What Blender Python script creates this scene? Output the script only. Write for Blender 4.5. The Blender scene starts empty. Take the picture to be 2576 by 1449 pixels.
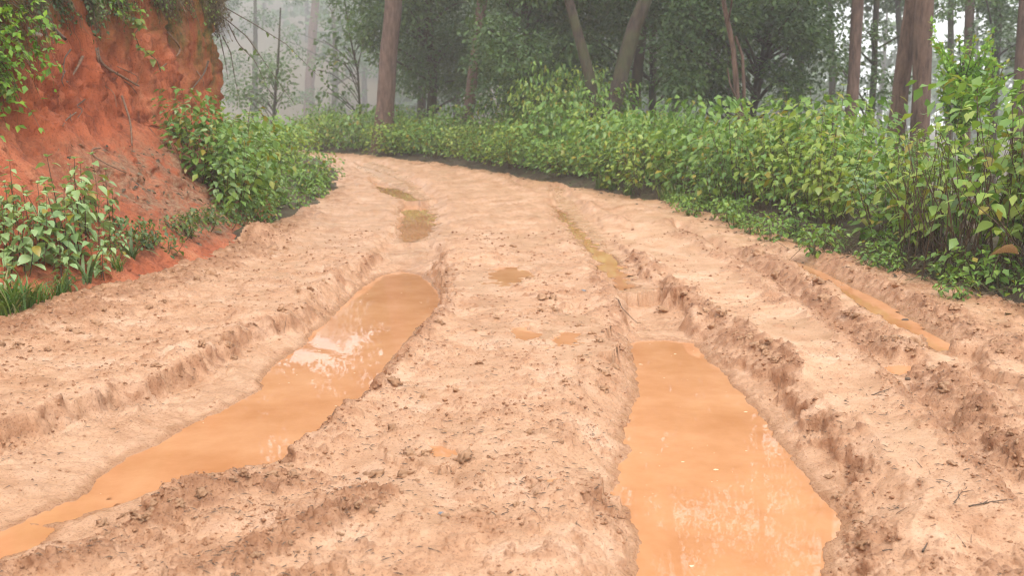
import bpy, math, random
import numpy as np
from mathutils import Vector, Matrix

# ------------------------------------------------------------------ camera, sky, sun, exposure
scene = bpy.context.scene
COL = scene.collection
CAM_H, PITCH, LENS = 1.2, math.radians(9.62), 35.0
cam_d = bpy.data.cameras.new('camera')
cam = bpy.data.objects.new('camera', cam_d); COL.objects.link(cam)
cam.location = (0, 0, CAM_H); cam.rotation_euler = (math.pi / 2 - PITCH, 0, 0)
cam_d.lens = LENS; cam_d.sensor_width = 36.0; cam_d.clip_start = 0.05; cam_d.clip_end = 2000
cam_d.dof.use_dof = True; cam_d.dof.focus_distance = 4.6; cam_d.dof.aperture_fstop = 4.0
scene.camera = cam

SUN_EL, SUN_AZ = math.radians(58), math.radians(165)     # high soft light from behind the camera, through cloud
world = bpy.data.worlds.new('World'); scene.world = world; world.use_nodes = True
nt = world.node_tree; nt.nodes.clear()
sky = nt.nodes.new('ShaderNodeTexSky'); sky.sky_type = 'NISHITA'; sky.sun_disc = False
sky.sun_elevation = SUN_EL; sky.sun_rotation = SUN_AZ; sky.air_density = 1.0; sky.dust_density = 4.0; sky.ozone_density = 1.0
mixw = nt.nodes.new('ShaderNodeMix'); mixw.data_type = 'RGBA'; mixw.inputs[0].default_value = 0.86
mixw.inputs[7].default_value = (8.6, 8.75, 8.9, 1)          # even cloud cover over the whole dome
bg = nt.nodes.new('ShaderNodeBackground'); bg.inputs[1].default_value = 0.12
wo = nt.nodes.new('ShaderNodeOutputWorld')
nt.links.new(sky.outputs[0], mixw.inputs[6]); nt.links.new(mixw.outputs[2], bg.inputs[0]); nt.links.new(bg.outputs[0], wo.inputs[0])

sun_d = bpy.data.lights.new('sun', 'SUN'); sun_d.energy = 1.5; sun_d.angle = math.radians(14); sun_d.color = (1.0, 0.95, 0.88)
sun = bpy.data.objects.new('sun', sun_d); COL.objects.link(sun)
sdir = Vector((math.sin(SUN_AZ) * math.cos(SUN_EL), math.cos(SUN_AZ) * math.cos(SUN_EL), math.sin(SUN_EL)))
sun.rotation_euler = sdir.to_track_quat('Z', 'Y').to_euler()

scene.view_settings.view_transform = 'Standard'; scene.view_settings.look = 'None'
scene.view_settings.gamma = 1.0; scene.view_settings.use_curve_mapping = False
scene.view_settings.exposure = 1.12
scene.render.engine = 'CYCLES'
cy = scene.cycles
cy.max_bounces = 6; cy.diffuse_bounces = 3; cy.glossy_bounces = 2; cy.transmission_bounces = 3; cy.transparent_max_bounces = 4; cy.volume_bounces = 2
cy.filter_width = 1.1; cy.use_denoising = True; cy.use_adaptive_sampling = True; cy.adaptive_threshold = 0.015
cy.sample_clamp_indirect = 6.0; cy.caustics_reflective = False; cy.caustics_refractive = False

# ------------------------------------------------------------------ helpers
F_PX = 2576 * LENS / 36.0
def ground(px, py, z=0.0):
    """the point on the level z that was read off the photograph (2576 px wide) when the site was surveyed"""
    u, v = (px - 1288) / F_PX, (724.5 - py) / F_PX
    dx, dy, dz = u, math.cos(PITCH) + v * math.sin(PITCH), -math.sin(PITCH) + v * math.cos(PITCH)
    t = (z - CAM_H) / min(dz, -0.012)
    return (dx * t, dy * t)
def at_depth(px, py, y):
    u, v = (px - 1288) / F_PX, (724.5 - py) / F_PX
    dx, dy, dz = u, math.cos(PITCH) + v * math.sin(PITCH), -math.sin(PITCH) + v * math.cos(PITCH)
    t = y / dy
    return Vector((dx * t, y, CAM_H + dz * t))

def smooth(e0, e1, x):
    t = np.clip((x - e0) / (e1 - e0), 0, 1); return t * t * (3 - 2 * t)
_rs = np.random.RandomState(7)
_perm = np.concatenate([_rs.permutation(256)] * 3).astype(np.int32)
_ang = _rs.rand(256) * 2 * np.pi
_gx, _gy = np.cos(_ang).astype(np.float32), np.sin(_ang).astype(np.float32)
_r1, _r2, _r3, _r4 = [_rs.rand(256).astype(np.float32) for _ in range(4)]
def _h(ix, iy, seed):
    return _perm[_perm[(ix + seed * 37) & 255] + ((iy + seed * 91) & 255)]
def noise(x, y, seed=0):
    fx, fy = np.floor(x), np.floor(y); ix, iy = fx.astype(np.int32), fy.astype(np.int32)
    u, v = (x - fx).astype(np.float32), (y - fy).astype(np.float32)
    def g(a, b):
        h = _h(ix + a, iy + b, seed); return _gx[h] * (u - a) + _gy[h] * (v - b)
    su, sv = u * u * u * (u * (u * 6 - 15) + 10), v * v * v * (v * (v * 6 - 15) + 10)
    a = g(0, 0); b = g(1, 0); c = g(0, 1); d = g(1, 1)
    return 1.5 * ((a + (b - a) * su) * (1 - sv) + (c + (d - c) * su) * sv)
def fbm(x, y, o=4, seed=0, gain=0.5):
    r, a = 0, 1.0
    for i in range(o):
        r = r + a * noise(x * 2 ** i + i * 17.3, y * 2 ** i - i * 9.1, seed + i); a *= gain
    return r
def lumps(x, y, cell, seed, dens, rmin=0.25, rmax=0.62):
    """rounded clods: returns (height in units of the clod radius * cell, mask)"""
    X, Y = x / cell, y / cell
    fx, fy = np.floor(X), np.floor(Y); ix, iy = fx.astype(np.int32), fy.astype(np.int32)
    out = np.zeros_like(X, dtype=np.float32)
    for a in (-1, 0, 1):
        for b in (-1, 0, 1):
            h = _h(ix + a, iy + b, seed)
            cx, cy2 = fx + a + _r1[h], fy + b + _r2[h]
            r = rmin + (rmax - rmin) * _r3[h] ** 2
            e = 0.6 + 0.8 * _r1[(h + 77) & 255]
            d2 = (((X - cx) * e) ** 2 + ((Y - cy2) / e) ** 2) / (r * r)
            k = smooth(-0.12, 0.12, dens - _r4[h])
            np.maximum(out, np.sqrt(np.clip(1 - d2, 0, 1)) * r * k, out=out)
    return out * cell
def sdf(poly, x, y, pad=1.2):
    """signed distance to a closed polygon, positive inside; -pad beyond its surroundings"""
    P = np.asarray(poly, dtype=np.float64)
    out = np.full(x.shape, -pad, dtype=np.float64)
    m = (x > P[:, 0].min() - pad) & (x < P[:, 0].max() + pad) & (y > P[:, 1].min() - pad) & (y < P[:, 1].max() + pad)
    if not m.any(): return out
    X, Y = x[m], y[m]
    d2 = np.full(X.shape, 1e9); ins = np.zeros(X.shape, bool)
    for i in range(len(P)):
        ax, ay = P[i]; bx, by = P[(i + 1) % len(P)]
        ex, ey = bx - ax, by - ay; L = ex * ex + ey * ey + 1e-12
        t = np.clip(((X - ax) * ex + (Y - ay) * ey) / L, 0, 1)
        d2 = np.minimum(d2, (X - ax - t * ex) ** 2 + (Y - ay - t * ey) ** 2)
        if abs(ey) > 1e-9:
            ins ^= ((ay > Y) != (by > Y)) & (X < ax + (Y - ay) * ex / ey)
    d = np.sqrt(d2); out[m] = np.maximum(np.where(ins, d, -d), -pad)
    return out
def linedist(line, x, y, pad=1.2):
    """unsigned distance to a polyline, and signed side (positive = right of travel)"""
    P = np.asarray(line, dtype=np.float64)
    best = np.full(x.shape, pad); side = np.zeros(x.shape)
    m = (x > P[:, 0].min() - pad) & (x < P[:, 0].max() + pad) & (y > P[:, 1].min() - pad) & (y < P[:, 1].max() + pad)
    if not m.any(): return best, side
    X, Y = x[m], y[m]; bd = np.full(X.shape, pad); bs = np.zeros(X.shape)
    for i in range(len(P) - 1):
        ax, ay = P[i]; ex, ey = P[i + 1] - P[i]; L = ex * ex + ey * ey + 1e-12
        t = np.clip(((X - ax) * ex + (Y - ay) * ey) / L, 0, 1)
        dx, dy = X - ax - t * ex, Y - ay - t * ey; d = np.hypot(dx, dy)
        k = d < bd; bd[k] = d[k]; bs[k] = np.sign(dx * ey - dy * ex)[k]
    best[m] = bd; side[m] = bs
    return best, side
def resample(pts, n):
    P = np.asarray(pts, float); s = np.r_[0, np.cumsum(np.hypot(*np.diff(P[:, :2], axis=0).T))]
    u = np.linspace(0, s[-1], n); return np.stack([np.interp(u, s, P[:, k]) for k in range(P.shape[1])], 1)

def mesh_np(name, verts, faces, smooth_shade=True, attrs=None):
    """verts (N,3); faces: array (M,3) or (M,4), or a list of such arrays"""
    me = bpy.data.meshes.new(name)
    fl = [np.asarray(f, dtype=np.int32) for f in (faces if isinstance(faces, list) else [faces]) if len(f)]
    V = np.asarray(verts, dtype=np.float32)
    me.vertices.add(len(V)); me.vertices.foreach_set('co', V.ravel())
    nl = sum(f.size for f in fl); nf = sum(len(f) for f in fl)
    me.loops.add(nl); me.polygons.add(nf)
    me.loops.foreach_set('vertex_index', np.concatenate([f.ravel() for f in fl]))
    tot = np.concatenate([np.full(len(f), f.shape[1], np.int32) for f in fl])
    me.polygons.foreach_set('loop_start', np.r_[0, np.cumsum(tot)[:-1]].astype(np.int32))
    me.polygons.foreach_set('loop_total', tot)
    me.polygons.foreach_set('use_smooth', np.full(nf, smooth_shade))
    for k, a in (attrs or {}).items():
        at = me.attributes.new(k, 'FLOAT', 'POINT'); at.data.foreach_set('value', np.asarray(a, dtype=np.float32).ravel())
    me.update(calc_edges=True); me.validate()
    return me
def obj(name, me, mat=None, parent=None, loc=None):
    o = bpy.data.objects.new(name, me); COL.objects.link(o)
    if mat is not None and me is not None and not me.materials: me.materials.append(mat)
    if parent is not None: o.parent = parent
    if loc is not None: o.location = loc
    return o
def tag(o, label=None, cat=None, group=None, kind=None):
    if label: o['label'] = label
    if cat: o['category'] = cat
    if group: o['group'] = group
    if kind: o['kind'] = kind
    return o
class MB:
    """collects shapes for one mesh"""
    def __init__(s): s.v, s.f3, s.f4, s.a, s.n = [], [], [], [], 0
    def add(s, v, f, tint=0.5):
        v = np.asarray(v, float).reshape(-1, 3); f = np.asarray(f, int)
        s.v.append(v); s.a.append(np.broadcast_to(np.asarray(tint, float), (len(v),)))
        (s.f3 if f.shape[1] == 3 else s.f4).append(f + s.n); s.n += len(v)
    def tube(s, pts, rad, seg=6, tint=0.5, wob=0.0, rng=None, cap=True):
        P = np.asarray(pts, float); n = len(P); rad = np.broadcast_to(np.asarray(rad, float), (n,))
        T = np.gradient(P, axis=0); T /= np.linalg.norm(T, axis=1)[:, None] + 1e-9
        ref = np.array([0, 0, 1.0]) if abs(T[0][2]) < 0.9 else np.array([1.0, 0, 0])
        A = np.cross(T, ref); A /= np.linalg.norm(A, axis=1)[:, None] + 1e-9; B = np.cross(T, A)
        th = np.arange(seg) * 2 * np.pi / seg
        R = rad[:, None] * np.ones((n, seg))
        if wob: R = R * (1 + wob * (rng.rand(n, seg) - 0.5) * 2)
        V = P[:, None] + R[..., None] * (np.cos(th)[None, :, None] * A[:, None] + np.sin(th)[None, :, None] * B[:, None])
        i = np.arange(n - 1)[:, None] * seg; j = np.arange(seg)[None]; j2 = (j + 1) % seg
        Fq = np.stack([i + j, i + j2, i + seg + j2, i + seg + j], -1).reshape(-1, 4)
        s.add(V.reshape(-1, 3), Fq, tint)
    def mesh(s, name, sm=True):
        return mesh_np(name, np.concatenate(s.v), [np.concatenate(f) for f in (s.f3, s.f4) if f], sm, {'tint': np.concatenate(s.a)})

# ------------------------------------------------------------------ materials
def nodes(name):
    m = bpy.data.materials.new(name); m.use_nodes = True; t = m.node_tree
    return m, t, t.nodes['Principled BSDF']
def nn(t, kind, **kw):
    n = t.nodes.new('ShaderNode' + kind)
    for k, v in kw.items(): setattr(n, k, v)
    return n
def ramp(t, fac, stops):
    r = nn(t, 'ValToRGB'); e = r.color_ramp.elements
    while len(e) < len(stops): e.new(0.5)
    for el, (p, c) in zip(e, stops): el.position = p; el.color = (*c, 1)
    t.links.new(fac, r.inputs[0]); return r.outputs[0]
def tnoise(t, scale, detail=5, rough=0.6, vec=None):
    n = nn(t, 'TexNoise'); n.inputs['Scale'].default_value = scale; n.inputs['Detail'].default_value = detail; n.inputs['Roughness'].default_value = rough
    if vec is not None: t.links.new(vec, n.inputs['Vector'])
    return n.outputs[0]
def mixc(t, fac, a, b, mode='MIX'):
    m = nn(t, 'Mix', data_type='RGBA', blend_type=mode)
    for s, v in ((0, fac), (6, a), (7, b)):
        if hasattr(v, 'is_linked'): t.links.new(v, m.inputs[s])
        elif isinstance(v, tuple): m.inputs[s].default_value = (*v, 1)
        else: m.inputs[s].default_value = v
    return m.outputs[2]
def math_n(t, op, a, b=None, clamp=False):
    m = nn(t, 'Math', operation=op); m.use_clamp = clamp
    for i, v in enumerate((a, b)):
        if v is None: continue
        if hasattr(v, 'is_linked'): t.links.new(v, m.inputs[i])
        else: m.inputs[i].default_value = v
    return m.outputs[0]
def bump(t, b, h, strength, dist, prev=None):
    n = nn(t, 'Bump'); n.inputs['Strength'].default_value = strength; n.inputs['Distance'].default_value = dist
    t.links.new(h, n.inputs['Height'])
    if prev is not None: t.links.new(prev, n.inputs['Normal'])
    if b is not None: t.links.new(n.outputs[0], b.inputs['Normal'])
    return n.outputs[0]
def objco(t): return nn(t, 'TexCoord').outputs['Object']
def attr(t, name): return nn(t, 'Attribute', attribute_name=name).outputs['Fac']
MAT = {}
def mat_mud():
    m, t, b = nodes('wet_mud'); co = objco(t)
    crumb, wet = attr(t, 'crumb'), attr(t, 'wet')
    n1 = tnoise(t, 3.0, 9, 0.68, co); n2 = tnoise(t, 38, 5, 0.65, co); n3 = tnoise(t, 9, 4, 0.6, co)
    pale = ramp(t, n1, [(0.32, (0.45, 0.23, 0.12)), (0.5, (0.61, 0.36, 0.215)), (0.68, (0.74, 0.485, 0.33))])
    brown = ramp(t, n3, [(0.3, (0.27, 0.12, 0.055)), (0.55, (0.39, 0.195, 0.10)), (0.75, (0.52, 0.29, 0.165))])
    f = math_n(t, 'ADD', crumb, math_n(t, 'MULTIPLY', math_n(t, 'SUBTRACT', n2, 0.5), 0.9), True)
    c = mixc(t, f, pale, brown)
    slick = ramp(t, n3, [(0.3, (0.42, 0.215, 0.108)), (0.7, (0.60, 0.365, 0.22))])
    c = mixc(t, math_n(t, 'MULTIPLY', wet, 0.75), c, slick)
    c = mixc(t, 0.8, c, ramp(t, wet, [(0.80, (1, 1, 1)), (1.0, (0.74, 0.66, 0.58))]), 'MULTIPLY')
    speck = ramp(t, tnoise(t, 120, 3, 0.65, co), [(0.36, (0.38, 0.27, 0.20)), (0.44, (1, 1, 1))])
    c = mixc(t, 0.55, c, speck, 'MULTIPLY')
    c = mixc(t, 0.25, c, ramp(t, tnoise(t, 30, 4, 0.7, co), [(0.33, (0.58, 0.45, 0.36)), (0.42, (1, 1, 1))]), 'MULTIPLY')
    t.links.new(c, b.inputs['Base Color'])
    r = math_n(t, 'SUBTRACT', 0.50, math_n(t, 'MULTIPLY', wet, 0.34)); t.links.new(r, b.inputs['Roughness'])
    b.inputs['Specular IOR Level'].default_value = 0.4
    p = bump(t, None, tnoise(t, 260, 3, 0.7, co), 0.5, 0.003)
    bump(t, b, tnoise(t, 60, 5, 0.75, co), 0.8, 0.012, p)
    return m
def mat_clod():
    m, t, b = nodes('clod_mud'); co = objco(t)
    rnd = nn(t, 'ObjectInfo').outputs['Random']
    a = ramp(t, tnoise(t, 30, 4, 0.6, co), [(0.3, (0.34, 0.17, 0.08)), (0.7, (0.52, 0.30, 0.17))])
    c = mixc(t, math_n(t, 'MULTIPLY', rnd, 0.45), a, (0.60, 0.36, 0.21)); t.links.new(c, b.inputs['Base Color'])
    b.inputs['Roughness'].default_value = 0.6
    bump(t, b, tnoise(t, 120, 4, 0.7, co), 0.7, 0.006)
    return m
def mat_water():
    m, t, b = nodes('silty_water'); co = objco(t)
    n = tnoise(t, 2.2, 5, 0.65, co)
    c = ramp(t, n, [(0.32, (0.45, 0.20, 0.085)), (0.5, (0.52, 0.248, 0.115)), (0.68, (0.58, 0.30, 0.15))]); t.links.new(c, b.inputs['Base Color'])
    b.inputs['Roughness'].default_value = 0.008; b.inputs['IOR'].default_value = 1.333
    bump(t, b, tnoise(t, 7, 3, 0.5, co), 0.012, 0.02)
    return m
def mat_floor():
    m, t, b = nodes('forest_floor'); co = objco(t)
    c = ramp(t, tnoise(t, 5, 6, 0.7, co), [(0.3, (0.05, 0.036, 0.02)), (0.5, (0.10, 0.068, 0.038)), (0.66, (0.08, 0.09, 0.032))])
    t.links.new(c, b.inputs['Base Color']); b.inputs['Roughness'].default_value = 0.9
    bump(t, b, tnoise(t, 40, 5, 0.7, co), 0.9, 0.03)
    return m
def mat_bank():
    m, t, b = nodes('red_clay'); co = objco(t)
    mp = nn(t, 'Mapping'); mp.inputs['Scale'].default_value = (1, 1, 0.2); t.links.new(co, mp.inputs[0]); st = mp.outputs[0]
    c = ramp(t, tnoise(t, 1.9, 7, 0.62, st), [(0.28, (0.34, 0.08, 0.028)), (0.45, (0.52, 0.132, 0.05)), (0.58, (0.60, 0.175, 0.075)), (0.74, (0.66, 0.29, 0.145))])
    dark = ramp(t, tnoise(t, 6, 8, 0.75, st), [(0.34, (0.38, 0.30, 0.25)), (0.50, (1, 1, 1))])
    c = mixc(t, 0.9, c, dark, 'MULTIPLY')
    c = mixc(t, 0.8, c, ramp(t, tnoise(t, 45, 4, 0.7, co), [(0.34, (0.50, 0.40, 0.36)), (0.46, (1, 1, 1))]), 'MULTIPLY')
    lit = attr(t, 'litter'); moss = attr(t, 'moss')
    litc = ramp(t, tnoise(t, 26, 5, 0.7, co), [(0.3, (0.20, 0.085, 0.045)), (0.5, (0.36, 0.17, 0.09)), (0.62, (0.42, 0.27, 0.16)), (0.75, (0.20, 0.19, 0.07))])
    c = mixc(t, math_n(t, 'MULTIPLY', lit, ramp(t, tnoise(t, 5, 5, 0.7, co), [(0.38, (0.1, 0.1, 0.1)), (0.55, (1, 1, 1))])), c, litc)
    mossc = ramp(t, tnoise(t, 20, 4, 0.7, co), [(0.3, (0.06, 0.05, 0.012)), (0.7, (0.19, 0.15, 0.03))])
    c = mixc(t, math_n(t, 'MULTIPLY', moss, ramp(t, tnoise(t, 6, 5, 0.7, st), [(0.36, (0, 0, 0)), (0.56, (1, 1, 1))])), c, mossc)
    t.links.new(c, b.inputs['Base Color']); b.inputs['Roughness'].default_value = 0.85
    p = bump(t, None, tnoise(t, 90, 4, 0.7, co), 0.6, 0.01)
    bump(t, b, tnoise(t, 14, 7, 0.75, st), 1.0, 0.06, p)
    return m
def mat_leaf(name, lo, mid, hi, trans, rough=0.42, use_obj=True, odd=(0.30, 0.24, 0.03)):
    m, t, b = nodes(name)
    f = nn(t, 'ObjectInfo').outputs['Random'] if use_obj else attr(t, 'tint')
    c = ramp(t, f, [(0.0, lo), (0.45, mid), (0.90, hi), (0.97, odd)])
    if use_obj: pass
    t.links.new(c, b.inputs['Base Color']); b.inputs['Roughness'].default_value = rough
    b.inputs['Specular IOR Level'].default_value = 0.5
    tr = nn(t, 'BsdfTranslucent'); mx = nn(t, 'MixShader'); mx.inputs[0].default_value = trans
    g = mixc(t, 1.0, c, (1.25, 1.35, 0.6), 'MULTIPLY'); t.links.new(g, tr.inputs[0])
    out = t.nodes['Material Output']
    t.links.new(b.outputs[0], mx.inputs[1]); t.links.new(tr.outputs[0], mx.inputs[2]); t.links.new(mx.outputs[0], out.inputs[0])
    return m
def mat_bark(name, lo, hi, green=0.0):
    m, t, b = nodes(name); co = objco(t)
    mp = nn(t, 'Mapping'); mp.inputs['Scale'].default_value = (1, 1, 0.22); t.links.new(co, mp.inputs[0]); st = mp.outputs[0]
    c = ramp(t, tnoise(t, 14, 6, 0.7, st), [(0.32, lo), (0.66, hi)])
    if green: c = mixc(t, math_n(t, 'MULTIPLY', ramp(t, tnoise(t, 2.5, 5, 0.6, co), [(0.42, (0, 0, 0)), (0.6, (1, 1, 1))]), green), c, (0.07, 0.085, 0.025))
    t.links.new(c, b.inputs['Base Color']); b.inputs['Roughness'].default_value = 0.9
    bump(t, b, tnoise(t, 22, 6, 0.75, st), 1.0, 0.035)
    return m
def mat_plain(name, lo, hi, scale=20, rough=0.8):
    m, t, b = nodes(name); co = objco(t)
    c = ramp(t, tnoise(t, scale, 4, 0.65, co), [(0.3, lo), (0.7, hi)])
    t.links.new(c, b.inputs['Base Color']); b.inputs['Roughness'].default_value = rough
    bump(t, b, tnoise(t, scale * 4, 3, 0.6, co), 0.4, 0.004)
    return m
MAT['mud'] = mat_mud(); MAT['clod'] = mat_clod(); MAT['water'] = mat_water(); MAT['floor'] = mat_floor(); MAT['bank'] = mat_bank()
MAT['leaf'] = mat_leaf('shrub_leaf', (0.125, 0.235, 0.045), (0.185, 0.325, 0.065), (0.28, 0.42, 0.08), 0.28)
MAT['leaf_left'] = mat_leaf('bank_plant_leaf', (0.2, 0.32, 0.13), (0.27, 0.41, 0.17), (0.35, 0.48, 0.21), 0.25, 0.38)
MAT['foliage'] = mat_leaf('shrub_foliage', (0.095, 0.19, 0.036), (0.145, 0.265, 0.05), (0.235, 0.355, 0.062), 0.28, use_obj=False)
MAT['leaf_yellow'] = mat_leaf('yellow_shrub_leaf', (.20, .28, .05), (.28, .37, .065), (.37, .44, .09), 0.3, odd=(0.42, 0.30, 0.08))
MAT['leaf_blue'] = mat_leaf('grey_shrub_leaf', (.09, .165, .07), (.13, .225, .095), (.20, .29, .12), 0.25)
MAT['foliage_yellow'] = mat_leaf('yellow_foliage', (.17, .25, .045), (.25, .34, .06), (.34, .42, .08), 0.3, use_obj=False)
MAT['tree_leaf'] = mat_leaf('tree_foliage', (0.042, 0.085, 0.026), (0.065, 0.125, 0.034), (0.115, 0.19, 0.04), 0.22, 0.5, use_obj=False, odd=(0.11, 0.15, 0.03))
MAT['bright_leaf'] = mat_leaf('bright_foliage', (0.124, 0.265, 0.031), (0.186, 0.358, 0.039), (0.279, 0.466, 0.047), 0.3, 0.45, use_obj=False, odd=(0.30, 0.30, 0.04))
MAT['fresh_leaf'] = mat_leaf('fresh_leaf', (0.13, 0.20, 0.03), (0.19, 0.27, 0.045), (0.26, 0.33, 0.06), 0.3)
MAT['pale_leaf'] = mat_leaf('pale_foliage', (0.07, 0.12, 0.04), (0.10, 0.17, 0.06), (0.15, 0.22, 0.07), 0.3, 0.5, use_obj=False, odd=(0.26, 0.24, 0.06))
MAT['grass'] = mat_leaf('grass_blade', (0.06, 0.14, 0.02), (0.10, 0.20, 0.03), (0.19, 0.27, 0.06), 0.25, 0.45, use_obj=False, odd=(0.34, 0.29, 0.13))
MAT['dry'] = mat_leaf('dry_grass', (0.055, 0.038, 0.022), (0.115, 0.08, 0.045), (0.19, 0.145, 0.085), 0.15, 0.8, use_obj=False, odd=(0.10, 0.13, 0.03))
MAT['pine'] = mat_leaf('pine_needles', (0.024, 0.050, 0.022), (0.039, 0.072, 0.029), (0.061, 0.099, 0.033), 0.12, 0.6, use_obj=False, odd=(0.09, 0.08, 0.03))
MAT['stem'] = mat_plain('plant_stem', (0.055, 0.035, 0.022), (0.13, 0.085, 0.05), 30)
MAT['green_stem'] = mat_plain('green_stem', (0.06, 0.08, 0.03), (0.13, 0.12, 0.05), 30)
MAT['bark'] = mat_bark('pine_bark', (0.055, 0.030, 0.022), (0.19, 0.115, 0.085))
MAT['dark_bark'] = mat_bark('mossy_bark', (0.022, 0.016, 0.012), (0.085, 0.055, 0.04), 0.5)
MAT['root'] = mat_plain('root_wood', (0.12, 0.06, 0.035), (0.30, 0.19, 0.12), 40)
MAT['twig'] = mat_plain('twig_wood', (0.06, 0.038, 0.024), (0.16, 0.11, 0.075), 60)
MAT['stone'] = mat_plain('grey_stone', (0.10, 0.11, 0.125), (0.26, 0.275, 0.30), 50, 0.6)
MAT['pale_stone'] = mat_plain('pale_stone', (0.42, 0.36, 0.31), (0.62, 0.56, 0.50), 30, 0.7)
MAT['foam'] = mat_plain('foam', (0.76, 0.50, 0.30), (0.82, 0.60, 0.40), 20, 0.35)
MAT['crumb'] = mat_plain('mud_crumb', (0.20, 0.09, 0.04), (0.42, 0.22, 0.115), 9, 0.7)
MAT['dead_leaf'] = mat_plain('dead_leaf', (0.30, 0.20, 0.09), (0.52, 0.40, 0.23), 25, 0.6)

# ------------------------------------------------------------------ survey of the road (outlines read at ground level)
def G(pts, z=0.0): return [ground(x, y, z) for x, y in pts]
def rise(y): return 0.25 * (np.maximum(0, y - 10) / 15) ** 1.5 * (y < 60) + (y >= 60) * 1.52
def GR(pts):
    out = []
    for px, py in pts:
        z = 0.0
        for _ in range(14):
            x, y = ground(px, py, z); z = 0.5 * z + 0.5 * float(rise(np.array(min(y, 45.0))))
        out.append((x, min(y, 45.0) if y > 45 else y))
    return out
EDGE_R = [(3.9, -8), (3.85, 0), (3.7, 3.5)] + GR([(2640, 790), (2560, 762), (2400, 722), (2200, 660), (2000, 608), (1850, 555), (1700, 512), (1500, 478), (1350, 452), (1200, 424), (1050, 404), (900, 390), (740, 376)]) + [(-12, 33.5), (-22, 37)]
EDGE_L = [(-3.5, -8), (-3.4, 0), (-3.3, 3.5)] + GR([(0, 806), (200, 748), (420, 692), (600, 612), (700, 575), (770, 525), (830, 480), (862, 445), (820, 408), (760, 392)]) + [(-9.5, 27.5), (-22, 31)]
ROAD = EDGE_R + EDGE_L[::-1]
LEFT_SIDE = EDGE_L + [(-80, 31), (-80, -8)]

RUT_A = G([(-420, 1180), (0, 1066), (120, 1026), (330, 958), (480, 884), (640, 812), (780, 756), (870, 688), (935, 628), (1000, 560), (1012, 512), (950, 472), (880, 436),
           (930, 424), (1010, 440), (1075, 474), (1104, 520), (1114, 600), (1120, 690), (1108, 790), (1050, 838), (1000, 890), (950, 955), (900, 1006), (820, 1075), (750, 1142), (640, 1160), (560, 1180), (440, 1212), (270, 1288), (120, 1372), (-30, 1450), (-420, 1640)])
PUD_A = G([(960, 690), (1010, 680), (1060, 690), (1100, 730), (1105, 762), (1090, 792), (1040, 832), (990, 892), (950, 952), (900, 1002), (830, 1072), (770, 1112), (735, 1152), (640, 1168), (540, 1186), (440, 1216), (340, 1254), (270, 1274), (205, 1256),
           (225, 1226), (262, 1182), (330, 1142), (400, 1110), (480, 1062), (560, 1028), (655, 975), (672, 932), (722, 890), (762, 868), (782, 838), (830, 800), (880, 750), (912, 720)], -0.13)
STREAM_A = G([(240, 1252), (275, 1268), (150, 1330), (60, 1385), (-60, 1440), (-300, 1560), (-420, 1520), (-260, 1420), (-60, 1352), (60, 1310), (150, 1278)], -0.125)
PUD_A2 = G([(1015, 520), (1065, 512), (1092, 545), (1092, 580), (1060, 604), (1010, 610), (1005, 575)], -0.04)
PUD_A3 = G([(930, 462), (970, 466), (1040, 490), (1058, 505), (1010, 505), (960, 486)], 0.015)
RUT_B = G([(1372, 476), (1392, 530), (1436, 590), (1496, 660), (1530, 730), (1556, 800), (1583, 856), (1592, 930), (1600, 990), (1568, 1050), (1572, 1130), (1552, 1190), (1515, 1252), (1556, 1270), (1600, 1330), (1594, 1460), (1590, 1800),
           (2270, 1800), (2235, 1480), (2205, 1400), (2250, 1318), (2185, 1250), (2196, 1190), (2188, 1112), (2100, 1062), (2040, 992), (1978, 922), (1900, 876), (1800, 826), (1740, 760), (1650, 696), (1580, 628), (1500, 540), (1424, 476)])
PUD_B = G([(1592, 858), (1680, 857), (1745, 864), (1772, 900), (1820, 940), (1852, 980), (1900, 1030), (1932, 1070), (1962, 1112), (2002, 1172), (2032, 1204), (2082, 1272), (2124, 1312), (2114, 1346), (2080, 1368), (2070, 1420), (2060, 1465), (2070, 1800),
           (1598, 1800), (1602, 1465), (1607, 1332), (1562, 1262), (1527, 1250), (1562, 1190), (1582, 1132), (1560, 1110), (1577, 1050), (1607, 990), (1602, 930), (1588, 890)], -0.13)
PUD_B2 = G([(1392, 520), (1420, 535), (1450, 570), (1500, 620), (1560, 668), (1590, 720), (1560, 730), (1520, 690), (1480, 640), (1440, 590), (1400, 545)], -0.035)
RUT_C = G([(1880, 606), (2000, 666), (2140, 744), (2250, 820), (2330, 876), (2400, 926), (2480, 996), (2660, 1120), (2660, 1010), (2500, 906), (2400, 862), (2290, 796), (2180, 736), (2060, 676), (1940, 610)])
PUD_C = G([(1990, 655), (2070, 690), (2150, 732), (2200, 753), (2270, 798), (2330, 838), (2396, 876), (2370, 884), (2300, 852), (2220, 802), (2150, 753), (2080, 717), (2005, 672)], -0.065)
GROOVE_D = G([(1700, 560), (1840, 630), (1960, 700), (2060, 760), (2190, 860), (2300, 952), (2400, 1050), (2500, 1140), (2660, 1270)])
FAR_TRACKS = [GR([(1108, 560), (1092, 500), (1045, 456), (960, 422), (880, 402), (800, 392)]), GR([(1380, 486), (1260, 444), (1110, 416), (950, 400), (850, 392)]), GR([(1620, 560), (1470, 496), (1320, 458), (1150, 426), (1000, 408)])]
GROOVE_E = G([(1660, 690), (1720, 730), (1790, 800), (1860, 850)])
NEAR_LOW = G([(360, 1290), (470, 1240), (600, 1190), (720, 1175)])
FILMS = [(1283, 692, 50, 26), (1400, 850, 46, 20), (1315, 846, 30, 13), (1112, 1136, 46, 11), (1387, 1212, 42, 12), (2262, 905, 44, 14)]
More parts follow.
